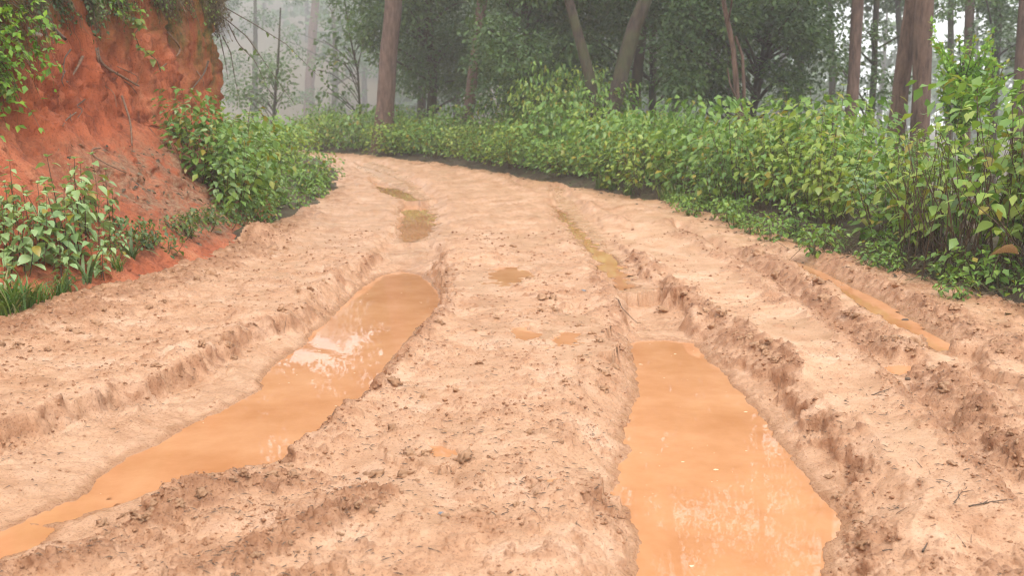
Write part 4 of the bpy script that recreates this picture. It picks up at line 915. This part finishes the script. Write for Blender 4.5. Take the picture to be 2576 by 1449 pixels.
# slim sapling with twisted twin stems
p = trunk_path([(1860, 320), (1852, 200), (1846, 120), (1820, 0)], 16.5, 5.0)
ex = [([at_depth(1866, 330, 16.45), at_depth(1872, 230, 16.45), at_depth(1868, 140, 16.45), at_depth(1850, 90, 16.45)], 0.035, 0.02), ([at_depth(1858, 260, 16.5), at_depth(1836, 210, 16.4), at_depth(1830, 170, 16.4)], 0.022, 0.008)]
tree('sapling', 'slim twisted sapling with two stems behind the hedge', p, 0.055, 0.025, MAT['bark'], mass(r_, 16.5, [(1760, -120, 1900, -40, 6, 60)]), 0.10, MAT['tree_leaf'], 150, 31, extra=ex)

# feathery bright green tree behind the hedge on the right
yb = 12.2
pb = trunk_path([(2418, 300), (2420, 230)], yb, 1.9); rb = np.random.RandomState(41)
root = empty('feathery_tree', tuple(pb[0])); tag(root, 'bright green feathery young tree standing behind the right hedge', 'tree'); b0 = np.array(pb[0]); mb = MB(); fo = MB()
mb.tube(resample3(pb, 12) - b0, np.linspace(0.035, 0.015, 12), 7, 0.5, 0.05, rb)
for k in range(64):
    ang_ = rb.rand() * 6.283; t0 = rb.rand(); a0 = np.array(pb[1]) * (1 - t0) + np.array(pb[-1]) * t0 - b0 + np.array([0, 0, -0.15])
    ln_ = 0.34 + 0.34 * rb.rand(); tip = a0 + np.array([math.cos(ang_) * ln_ * 0.72, math.sin(ang_) * ln_ * 0.72, ln_ * (0.55 + 0.6 * rb.rand())]); m = (a0 + tip) / 2 + np.array([math.cos(ang_), math.sin(ang_), -0.5]) * 0.08
    q = np.linspace(0, 1, 8)[:, None]; pth = (1 - q) ** 2 * a0 + 2 * q * (1 - q) * m + q * q * tip; mb.tube(pth, np.linspace(0.008, 0.002, 8), 4, 0.5)
    n_ = 46; tq = np.sort(rb.rand(n_)) * 0.95 + 0.05; pos = np.stack([np.interp(tq, q[:, 0], pth[:, i_]) for i_ in range(3)], 1)
    d_ = rb.randn(n_, 3) * 0.8 + (tip - a0) / ln_ * 0.8; join_leaves(fo, pos, d_, np.array([0, 0, 1.0]) + rb.randn(n_, 3) * 0.5, 0.045 + 0.04 * rb.rand(n_), np.clip(0.15 + 0.7 * tq + 0.25 * rb.randn(n_), 0, 1))
obj('trunk', mb.mesh('trunk'), MAT['dark_bark'], root); obj('crown', fo.mesh('crown'), MAT['bright_leaf'], root)
# yellow-green bush cut by the right edge
yb2 = make_plant('yellow_shrub', 451, 1.55, 0.55, 16, 7, 0.085, 60, MAT['fresh_leaf'], MAT['bright_leaf'], MAT['stem'], 'weed', fill=420)
x, yy = 5.75, 10.0; place(yb2, x, yy, ground_z(x, yy), 0, 1.15, 'tall yellow-green bush rising at the right edge above the hedge', 'bush', None)
bl = make_plant('broad_leaf_plant', 455, 1.5, 0.2, 3, 4, 0.34, 30, MAT['leaf'], MAT['foliage'], MAT['stem'], 'hedge')
x, yy = edge_pt(EDGE_R, 15.5, 2.4); place(bl, x, yy, ground_z(x, yy), 0.6, 1.0, 'plant with very large leaves standing up out of the hedge in the middle', 'plant', None)

# ------------------------------------------------------------------ what grows on and hangs from the bank
def face(px, py, push=0.02):
    y0 = 3.95 * F_PX / (1288 - px)
    for _ in range(3):
        z0 = CAM_H + (300 - py) * y0 / F_PX; p_, n_ = bank_at(y0, z0, push); y0 = -p_.x * F_PX / (1288 - px)
    return p_
def root_on_bank(label, pts, r, mat='root', push=0.03, name='root', loose=0.0):
    P = [np.array(face(px, py, push + loose * i / len(pts))) for i, (px, py) in enumerate(pts)]; P = resample3(P, 14)
    for _ in range(6): P[1:-1] = (P[:-2] + 2 * P[1:-1] + P[2:]) / 4
    b = P[0].copy()
    mb = MB(); mb.tube(P - b, np.linspace(r, r * 0.55, 14) , 7, 0.5, 0.12, np.random.RandomState(int(pts[0][0]))); o = obj(name, mb.mesh(name), MAT[mat], None, tuple(b)); return tag(o, label, 'root')
root_on_bank('long bare root hanging down the middle of the red bank', [(220, 24), (244, 68), (252, 135), (257, 223)], 0.016, push=0.07)
root_on_bank('short slanting broken root on the red bank, right of the long one', [(278, 129), (305, 166), (345, 217)], 0.018, push=0.06)
root_on_bank('thin root running down to the litter slope of the bank', [(322, 240), (332, 305), (337, 366)], 0.012, push=0.06)
root_on_bank('slanting root high on the bank near its corner', [(423, 88), (457, 129), (498, 176)], 0.013, push=0.06)
root_on_bank('short dark crooked root near the corner of the bank', [(476, 159), (472, 190), (465, 223)], 0.012, 'twig', 0.06)
root_on_bank('stubby pale root left of the long hanging root', [(218, 149), (214, 178), (217, 209)], 0.014, push=0.05)
root_on_bank('thick dark dead root hanging from the overhang', [(158, -30), (162, 40), (167, 108)], 0.026, 'twig', 0.12)
root_on_bank('thin dark root at the top of the bank', [(278, -20), (279, 20), (278, 60)], 0.010, 'twig', 0.08)
root_on_bank('curled dead plant stem on the lower bank', [(262, 368), (240, 372), (232, 392), (234, 430)], 0.009, 'root', 0.05, name='dead_plant')
rq_ = np.random.RandomState(73)
for k in range(16):
    px, py = 70 + 450 * rq_.rand(), 10 + 300 * rq_.rand(); dx, dy = rq_.randn() * 16, 20 + 50 * rq_.rand()
    root_on_bank('thin rootlet sticking out of the red bank', [(px, py), (px + dx * 0.3 + rq_.randn() * 4, py + dy * 0.5), (px + dx, py + dy)], 0.004 + 0.004 * rq_.rand(), ('root', 'twig')[k % 2], 0.05, loose=0.05)['group'] = 'thin rootlets in the red bank'
# creeper with bright leaves
pts = [(349, 37), (376, 37), (389, 61), (393, 95), (396, 125), (401, 156), (410, 186)]
P = resample3([np.array(face(px, py, 0.09)) for px, py in pts], 24); b = P[0].copy(); rt = empty('creeper', tuple(b)); tag(rt, 'creeper with yellow-green leaves trailing down the red bank', 'creeper')
mb = MB(); mb.tube(P - b, 0.005, 5, 0.5); obj('stem', mb.mesh('stem'), MAT['green_stem'], rt); rc = np.random.RandomState(71)
pp = (P - b)[rc.randint(0, 24, 30)] + rc.randn(30, 3) * 0.012; leaf_objects(rt, pp, np.stack([rc.randn(30) * 0.8 + 0.2, -0.5 + rc.randn(30) * 0.4, -0.3 + rc.randn(30) * 0.4], 1), np.array([0.3, -0.5, 1.0]) + rc.randn(30, 3) * 0.2, 0.06 + 0.05 * rc.rand(30), range(30), leaf_variants('weed', MAT['fresh_leaf']), rc)
# hanging mats of roots, grass and leaves
def hanging(name, label, pts, n, L, mat, leaves, seed, out=0.10, lmat='foliage', leaf=0.06):
    rng = np.random.RandomState(seed); b = np.array(face(*pts[0], 0.0)); rt = empty(name, tuple(b)); tag(rt, label, 'hanging plants'); mb = MB(); P_, D_ = [], []
    for k in range(n):
        i_ = rng.rand() * (len(pts) - 1); a = int(i_); f = i_ - a; px = pts[a][0] * (1 - f) + pts[a + 1][0] * f + rng.randn() * 8; py = pts[a][1] * (1 - f) + pts[a + 1][1] * f + rng.randn() * 8
        s = np.array(face(px, py, 0.0)) - b; l = L * (0.35 + 0.8 * rng.rand()); o = out * (0.5 + rng.rand() * 1.2); q = np.linspace(0, 1, 7)[:, None]
        sd = rng.randn() * 0.25; path = s + np.array([1, -0.25 + sd, 0]) * o * np.sqrt(q) + np.array([0.1 * sd, sd * 0.3, 0]) * l * q - np.array([0, 0, 1]) * l * (q ** 1.3) + rng.randn(7, 3) * 0.012
        mb.tube(path, np.linspace(0.004, 0.0015, 7) * (0.6 + 1.2 * rng.rand() ** 2), 3, rng.rand())
        for _ in range(leaves):
            P_.append(path[rng.randint(1, 7)]); D_.append(rng.randn(3) + np.array([0.6, -0.3, -0.6]))
    tag(obj('strands', mb.mesh('strands'), MAT[mat], rt), kind='stuff')
    if P_:
        fo = MB(); m = len(P_); join_leaves(fo, np.array(P_), np.array(D_), np.array([0.3, -0.3, 1.0]) + rng.randn(m, 3) * 0.4, leaf * (0.5 + 0.7 * rng.rand(m)), rng.rand(m)); tag(obj('foliage', fo.mesh('foliage'), MAT[lmat], rt), kind='stuff')
    return rt
hanging('hanging_mat', 'brown mat of dry roots and grass hanging off the corner of the bank', [(500, -30), (530, 0), (552, 40), (560, 80)], 420, 0.55, 'dry', 2, 81, 0.22, 'dry', 0.05)
hanging('hanging_mat', 'dark mossy fringe of roots along the top of the red bank', [(90, -20), (150, 5), (210, -5), (270, -25)], 380, 0.36, 'dry', 3, 82, 0.14, 'tree_leaf', 0.05)
hanging('hanging_mat', 'mossy fringe of dry grass at the top right of the bank face', [(400, -30), (440, -10), (480, -10), (510, 0)], 260, 0.34, 'dry', 2, 83, 0.10, 'foliage', 0.04)
hanging('hanging_shrub', 'leafy green plants spilling down the near end of the bank', [(-30, -10), (20, 40), (50, 90), (30, 150)], 120, 0.50, 'dry', 10, 84, 0.24, 'bright_leaf', 0.07)
hanging('hanging_shrub', 'small yellow-green grass clump near the top of the bank', [(235, -10), (262, 5), (268, 20)], 40, 0.20, 'grass', 3, 85, 0.14, 'bright_leaf', 0.07)
# thin canes arching out of the bank's corner into the fog
cs = [[(560, 40), (620, 90), (690, 190), (740, 260)], [(575, 60), (600, 110), (640, 150), (672, 215)], [(570, 20), (640, 60), (720, 110), (800, 190)], [(560, 90), (580, 130), (590, 190), (600, 240)], [(555, 100), (566, 150), (574, 200)]]
for k, c in enumerate(cs):
    P = resample3([np.array(at_depth(px, py, 12.3 + 0.25 * i_ + 0.1 * k)) for i_, (px, py) in enumerate(c)], 16); b = P[0].copy(); rc = np.random.RandomState(90 + k); rt = empty('arching_cane', tuple(b))
    tag(rt, ('longest cane arching from the bank corner down into the fog', 'crooked cane under the longest one at the bank corner', 'topmost cane reaching farthest right from the bank corner', 'drooping cane close to the bank corner', 'shortest cane hugging the bank corner')[k], 'cane', 'canes at the bank corner'); mb = MB(); mb.tube(P - b, np.linspace(0.008, 0.002, 16), 5, 0.5); obj('stem', mb.mesh('stem'), MAT['stem'], rt)
    if k < 3:
        pp = (P - b)[rc.randint(4, 16, 9)]; fo = MB(); join_leaves(fo, pp, rc.randn(9, 3) + np.array([0.5, 0, -0.5]), np.array([0, 0, 1.0]) + rc.randn(9, 3) * 0.3, 0.05 + 0.05 * rc.rand(9), rc.rand(9)); tag(obj('foliage', fo.mesh('foliage'), MAT['pale_leaf'], rt), kind='stuff')
# leaf litter on the slope of the bank
lm = MB(); rl = np.random.RandomState(95); ok = np.argwhere((talus > 0.35) & (TOE[:, 1][:, None] > 8.2) & (TOE[:, 1][:, None] < 13)); pick = ok[rl.randint(0, len(ok), 520)]
pos = np.stack([BX[pick[:, 0], pick[:, 1]], BY[pick[:, 0], pick[:, 1]], BZ[pick[:, 0], pick[:, 1]] + 0.012], 1)
join_leaves(lm, pos, np.stack([rl.randn(520), rl.randn(520), rl.randn(520) * 0.3 - 0.3], 1), np.array([0.6, 0, 1.0]) + rl.randn(520, 3) * 0.4, 0.03 + 0.05 * rl.rand(520), rl.rand(520) * 0.9); tag(obj('leaf_litter', lm.mesh('leaf_litter'), MAT['dry']), 'brown leaf litter on the slope of the red bank', kind='stuff')

# ------------------------------------------------------------------ clods, stones, sticks and crumbs lying on the mud
def clod_mesh(name, seed, flat=0.7, rough=0.35, sub=3):
    import bmesh
    bm = bmesh.new(); bmesh.ops.create_icosphere(bm, subdivisions=sub, radius=1.0); v = np.array([q.co[:] for q in bm.verts])
    n = fbm(v[:, 0] * 1.3 + seed * 7, v[:, 1] * 1.3 + v[:, 2] * 0.9, 3, seed) + 0.5 * fbm(v[:, 2] * 3 + seed, v[:, 0] * 3 - v[:, 1] * 2, 3, seed + 3)
    v = v * (1 + rough * n[:, None]) * np.array([1, 1, flat]); f = np.array([[q.index for q in p.verts] for p in bm.faces]); bm.free()
    return mesh_np(name, v, f, True)
CL = [clod_mesh('mud_clod', 700 + k, 0.5 + 0.04 * k, 0.9, 3) for k in range(6)]
for me in CL: me.materials.append(MAT['clod'])
PB = [clod_mesh('pebble', 720 + k, 0.55, 0.2, 2) for k in range(2)]
rk = np.random.RandomState(800)
def clod(px, py, wpx, label, group):
    x, y = ground(px, py); z = ground_z(x, y)
    for _ in range(3): x, y = ground(px, py, z); z = ground_z(x, y)
    r = wpx * y / F_PX / 2; o = obj('mud_clod', CL[rk.randint(6)]); o.location = (x, y, z + r * 0.12); o.rotation_euler = (rk.randn() * 0.25, rk.randn() * 0.25, rk.rand() * 6.28); o.scale = (r * 1.05, r * 0.85, r * (0.8 + 0.3 * rk.rand()))
    return tag(o, label, 'mud clod', group)
big_c = [(1163, 1158, 54, 'largest flat mud clod on the ridge between the two pools'), (937, 1199, 48, 'mud clod beside the little black chip near the left pool'), (1018, 1197, 34, 'oval mud clod just right of the one by the black chip'), (2394, 1167, 27, 'squared brown mud clod alone on the smooth right bank'), (1106, 811, 24, 'small mud clod at the far right corner of the left pool'), (1461, 898, 16, 'upright little mud clod on the ridge left of the right pool'), (1667, 789, 30, 'mud clod on the smooth ramp above the right pool')]
for px, py, w, lab in big_c: clod(px, py, w, lab, None)
for px, py, w in [(1030, 1143, 36), (1072, 1141, 30), (987, 1079, 34), (1255, 1084, 24), (1327, 1093, 32), (994, 965, 40), (1360, 776, 22), (1390, 780, 26), (1207, 915, 28), (987, 916, 22), (1360, 746, 40), (1390, 744, 30), (1500, 1046, 22), (1520, 950, 28), (1510, 860, 30), (1490, 840, 22), (1120, 1090, 22), (1180, 1060, 20), (1300, 1020, 18), (1440, 1010, 20), (1410, 1120, 20), (1230, 1150, 14), (1340, 1215, 16), (1300, 1270, 22), (1350, 1240, 18), (1120, 1300, 26), (1200, 1290, 26), (1050, 1210, 18), (1065, 1000, 20), (1150, 985, 22), (1300, 930, 18), (1420, 960, 14), (1520, 990, 30), (1545, 905, 28), (1455, 820, 18), (1250, 800, 16), (1180, 780, 16), (1330, 700, 18), (1430, 690, 16), (1290, 620, 22), (1210, 1230, 12), (1010, 1240, 16)]:
    clod(px, py, w * 0.85, 'mud clod on the ridge between the two water-filled ruts', 'clods on the middle ridge')
def scatter(n, line, spread, lo, hi, label, group):
    L = np.array(line, float); s = np.r_[0, np.cumsum(np.hypot(*np.diff(L, axis=0).T))]
    for _ in range(n):
        u = rk.rand() * s[-1]; px, py = np.interp(u, s, L[:, 0]) + rk.randn() * spread, np.interp(u, s, L[:, 1]) + rk.randn() * spread * 0.5
        clod(px, py, lo + (hi - lo) * rk.rand() ** 2, label, group)
scatter(30, [(0, 880), (200, 810), (420, 730), (620, 640), (720, 590)], 22, 10, 30, 'mud clod in the crumbly berm along the left side of the road', 'clods on the left berm')
scatter(34, [(80, 1400), (330, 1300), (560, 1205), (780, 1185)], 26, 14, 34, 'mud clod on the crumbly ridge in the near left foreground', 'clods on the near left ridge')
scatter(14, [(560, 1430), (800, 1340), (950, 1260)], 24, 12, 28, 'mud clod in the second crumbly patch at the bottom left', 'clods in the bottom patch')
scatter(26, [(1610, 650), (1760, 772), (1870, 850), (1980, 910)], 14, 12, 32, 'mud clod on the broken rim right of the right rut', 'clods on the right rim')
scatter(34, [(1900, 620), (2060, 740), (2200, 835), (2330, 920), (2560, 1110)], 22, 12, 36, 'mud clod on the lumpy ridge between the outer ruts', 'clods on the outer ridge')
scatter(30, [(2080, 650), (2300, 760), (2560, 880)], 30, 10, 30, 'mud clod on the rough mud strip below the hedge', 'clods below the hedge')
scatter(16, [(2060, 1200), (2160, 1290), (2140, 1400)], 18, 12, 30, 'mud clod along the near right shore of the right pool', 'clods by the right pool')
scatter(14, [(300, 960), (640, 870), (850, 740)], 30, 10, 22, 'mud clod on the ledge above the left pool', 'clods above the left pool')
# stones
def pebble(px, py, w, mat, label):
    x, y = ground(px, py); z = ground_z(x, y); r = w * y / F_PX / 2; me = PB[rk.randint(2)].copy(); me.materials.clear(); me.materials.append(MAT[mat]); o = obj('pebble', me); o.location = (x, y, z + r * 0.25); o.scale = (r, r * 0.8, r); o.rotation_euler = (0, 0, rk.rand() * 6); return tag(o, label, 'pebble')
pebble(1468, 736, 14, 'stone', 'blue-grey pebble at the end of the clod row between the ruts'); pebble(1109, 1290, 18, 'stone', 'grey stone chip stuck in the mud at the bottom centre')
pebble(901, 1187, 16, 'twig', 'small black chip beside a clod near the left pool'); pebble(2285, 930, 16, 'twig', 'dark chip by the outer rut on the right'); pebble(2376, 923, 20, 'stone', 'grey stone on the outer lumpy ridge'); pebble(2279, 780, 22, 'twig', 'dark shard on the rough strip by the narrow water ribbon')
pebble(1782, 1370, 10, 'stone', 'tiny grey stone near the left shore of the right pool')
for px, py, w, lab in [(118, 82, 26, 'pale stone caught in the roots at the top of the red bank'), (128, 98, 30, 'white flat stone below another in the bank roots'), (362, 682, 18, 'white pebble on the lower red bank')]:
    p_ = face(px, py, 0.04); r = w * p_.y / F_PX / 2; me = PB[0].copy(); me.materials.clear(); me.materials.append(MAT['pale_stone']); o = obj('pebble', me); o.location = p_; o.scale = (r * 1.2, r, r * 0.8); tag(o, lab, 'stone')
# sticks
def stick(px, py, lpx, deg, r, label, group=None, fork=False, seed=0, mat='twig'):
    rng = np.random.RandomState(seed + int(px)); x, y = ground(px, py); l = lpx * y / F_PX; a = math.radians(deg); n = 9; q = np.linspace(-0.5, 0.5, n)
    X_, Y_ = x + q * l * math.cos(a), y + q * l * math.sin(a) * 2.2; Y_ += rng.randn(n) * l * 0.02; Zs = hz(X_, Y_); Z_ = np.maximum(np.polyval(np.polyfit(q, Zs, 1), q), Zs - 0.004) + r * 0.8
    b = np.array([x, y, Z_[n // 2]]); P = np.stack([X_, Y_, Z_], 1) - b; o = empty('stick', tuple(b)) if fork else None; mb = MB(); r *= 0.55; mb.tube(P, np.linspace(r, r * 0.5, n), 6, 0.5, 0.15, rng)
    if not fork: return tag(obj('stick', mb.mesh('stick'), MAT[mat], None, tuple(b)), label, 'stick', group)
    obj('stem', mb.mesh('stem'), MAT[mat], o)
    for s in (3, 5):
        m2 = MB(); d = np.array([math.cos(a + 0.6 * (1 if s == 3 else -1)), math.sin(a + 0.6 * (1 if s == 3 else -1)), 0.15]) * l * 0.35; m2.tube([P[s], P[s] + d * 0.5 + rng.randn(3) * 0.004, P[s] + d], [r * 0.6, r * 0.45, r * 0.25], 5, 0.5); obj('side_twig', m2.mesh('side_twig'), MAT[mat], o)
    return tag(o, label, 'stick', group)
stick(2217, 993, 52, 2, 0.005, 'straight dark stick lying level on the smooth right bank'); stick(2483, 1285, 105, 4, 0.005, 'long dark forked stick at the lower right', fork=True); stick(2415, 1256, 84, 28, 0.0035, 'branching grey twig above the long forked stick', fork=True)
stick(2327, 1377, 40, 35, 0.006, 'short thick grey stick near the bottom right'); stick(2234, 1362, 30, 8, 0.004, 'short grey stick right of the right pool'); stick(1069, 862, 56, -10, 0.004, 'thin twig on the mud just right of the left pool'); stick(1228, 852, 44, -14, 0.003, 'thin twig on the ridge left of the small films of water')
stick(1580, 761, 66, -28, 0.006, 'thin root-like stick slanting across the smooth ramp'); stick(1268, 1282, 28, 16, 0.003, 'short black twig on smooth mud at the bottom centre'); stick(1092, 1395, 34, -18, 0.003, 'short dark twig at the very bottom centre')
for k in range(26):
    px, py = (1950 + 600 * rk.rand(), 930 + 480 * rk.rand()) if k < 18 else (250 + 500 * rk.rand(), 780 + 200 * rk.rand()); 
    if px < 2200 and py > 1050 and k < 18: px += 260
    stick(px, py, 12 + 18 * rk.rand(), rk.rand() * 180, 0.0014 + 0.001 * rk.rand(), 'tiny dark twig scattered on the smooth right bank' if k < 18 else 'tiny dark twig scattered on the mud above the left pool', 'tiny twigs on the right bank' if k < 18 else 'tiny twigs on the left side', seed=k)
# pale curled leaf at the right edge
v, f = leaf_shape(0.36, 0.7, 0.5); p_ = at_depth(2562, 640, 6.35); o = obj('dead_leaf', mesh_np('dead_leaf', v, f, True), MAT['dead_leaf']); o.location = p_; o.rotation_euler = (0.3, 0.5, 0.9); o.scale = (0.16, 0.16, 0.16); tag(o, 'large pale curled dead leaf caught in the hedge at the right edge', 'dead leaf')
# crumbs and fibres strewn over the mud
N = 42000; rq = np.random.RandomState(900); th_ = np.radians(-29 + 58 * rq.rand(N)); r_q = 2.3 * (11 / 2.3) ** (rq.rand(N) ** 0.9); qx, qy = r_q * np.sin(th_), r_q * np.cos(th_); qz, qc, qw, qs = terrain(qx, qy)
water = np.zeros(N, bool)
for poly, zw in ((PUD_A, -0.14), (STREAM_A, -0.124), (PUD_B, -0.13), (PUD_C, -0.065), (PUD_A2, -0.04), (PUD_B2, -0.035)): water |= (sdf(poly, qx, qy, 0.5) > -0.08) & (qz < zw + 0.006)
keep = (qs > 0.0) & ~water & (rq.rand(N) < 0.16 + 0.95 * qc - 0.14 * qw) & (fbm(qx * 1.7, qy * 1.7, 3, 901) + 0.8 * qc > -0.15); qx, qy, qz = qx[keep], qy[keep], qz[keep]; n = len(qx)
oct_v = np.array([(1, 0, 0), (-1, 0, 0), (0, 1, 0), (0, -1, 0), (0, 0, 1), (0, 0, -1)], float); oct_f = np.array([(0, 2, 4), (2, 1, 4), (1, 3, 4), (3, 0, 4), (2, 0, 5), (1, 2, 5), (3, 1, 5), (0, 3, 5)])
rad = (0.0022 + 0.0075 * rq.rand(n) ** 3) * (0.6 + 0.10 * np.hypot(qx, qy)); V_ = np.stack([qx, qy, qz], 1)[:, None] + rad[:, None, None] * (oct_v[None] * (0.6 + 0.8 * rq.rand(n, 6, 1)) * np.array([1.2, 1.2, 0.8])); mb = MB(); mb.add(V_.reshape(-1, 3), (oct_f[None] + (np.arange(n) * 6)[:, None, None]).reshape(-1, 3), np.repeat(rq.rand(n), 6)); tag(obj('mud_crumbs', mb.mesh('mud_crumbs'), MAT['crumb']), 'fine crumbs of mud strewn over the road', kind='stuff')
N = 5200; th_ = np.radians(-29 + 58 * rq.rand(N)); r_q = 2.3 * (9 / 2.3) ** rq.rand(N); fx_, fy_ = r_q * np.sin(th_), r_q * np.cos(th_); fz, fc, fw, fs = terrain(fx_, fy_); k_ = (fs > 0.1) & (fz > -0.10) & (fbm(fx_ * 1.3, fy_ * 1.3, 3, 905) > -0.35); fx_, fy_, fz = fx_[k_], fy_[k_], fz[k_]; n = len(fx_)
a_ = rq.rand(n) * 6.283; l_ = 0.004 + 0.014 * rq.rand(n) ** 2; w_ = 0.0006 + 0.0006 * rq.rand(n); d_ = np.stack([np.cos(a_), np.sin(a_), 0.1 * rq.randn(n)], 1); s_ = np.stack([-np.sin(a_), np.cos(a_), np.zeros(n)], 1); c_ = np.stack([fx_, fy_, fz + 0.003], 1)
V_ = np.stack([c_ - d_ * l_[:, None] - s_ * w_[:, None], c_ - d_ * l_[:, None] + s_ * w_[:, None], c_ + d_ * l_[:, None] + s_ * w_[:, None], c_ + d_ * l_[:, None] - s_ * w_[:, None], c_ + np.array([0, 0, 0.003])], 1)
mb = MB(); mb.add(V_.reshape(-1, 3), (np.array([(0, 1, 4), (1, 2, 4), (2, 3, 4), (3, 0, 4)])[None] + (np.arange(n) * 5)[:, None, None]).reshape(-1, 3)); tag(obj('plant_fibres', mb.mesh('plant_fibres'), MAT['twig']), 'tiny dark plant fibres strewn over the mud', kind='stuff')
# foam flecks floating on the two pools
for poly, zw, n_, lab in ((PUD_A, -0.14, 50, 'pale foam flecks floating on the left pool'), (PUD_B, -0.13, 55, 'pale foam flecks floating on the right pool')):
    Pp = np.array(poly); mb = MB(); c = 0
    while c < n_:
        x, y = Pp[:, 0].min() + np.ptp(Pp[:, 0]) * rq.rand(), Pp[:, 1].min() + np.ptp(Pp[:, 1]) * rq.rand()
        if sdf(poly, np.array([x]), np.array([y]))[0] < 0.03 or y < 2.2 or rq.rand() > 0.25 + 0.75 * (noise(np.array([x * 1.5]), np.array([y * 1.5]), 910)[0] > 0): c += 0.2; continue
        r = 0.0015 + 0.006 * rq.rand() ** 4; a = np.arange(7) * 6.283 / 7; e = 0.6 + 0.8 * rq.rand(7); ring = np.stack([x + r * 1.5 * e * np.cos(a), y + r * e * np.sin(a), np.full(7, zw + 0.0006)], 1)
        mb.add(np.r_[ring, [[x, y, zw + 0.0006 + r * 0.25]]], [(i_, (i_ + 1) % 7, 7) for i_ in range(7)]); c += 1
    tag(obj('foam', mb.mesh('foam'), MAT['foam']), lab, kind='stuff')

# ------------------------------------------------------------------ morning fog: even air round the whole place
hz_m = bpy.data.materials.new('fog_air'); hz_m.use_nodes = True; t = hz_m.node_tree; t.nodes.clear()
pv = t.nodes.new('ShaderNodeVolumePrincipled'); pv.inputs['Color'].default_value = (0.97, 0.98, 1.0, 1); pv.inputs['Density'].default_value = 0.0028
om = t.nodes.new('ShaderNodeOutputMaterial'); t.links.new(pv.outputs[0], om.inputs['Volume'])
hx = 390
hv = [(-hx, -hx, -13.5), (hx, -hx, -13.5), (hx, hx, -13.5), (-hx, hx, -13.5), (-hx, -hx, 120), (hx, -hx, 120), (hx, hx, 120), (-hx, hx, 120)]
hf = [(0, 3, 2, 1), (4, 5, 6, 7), (0, 1, 5, 4), (1, 2, 6, 5), (2, 3, 7, 6), (3, 0, 4, 7)]
tag(obj('haze', mesh_np('haze', hv, np.array(hf), False), hz_m), 'pale morning fog filling the forest', kind='stuff')
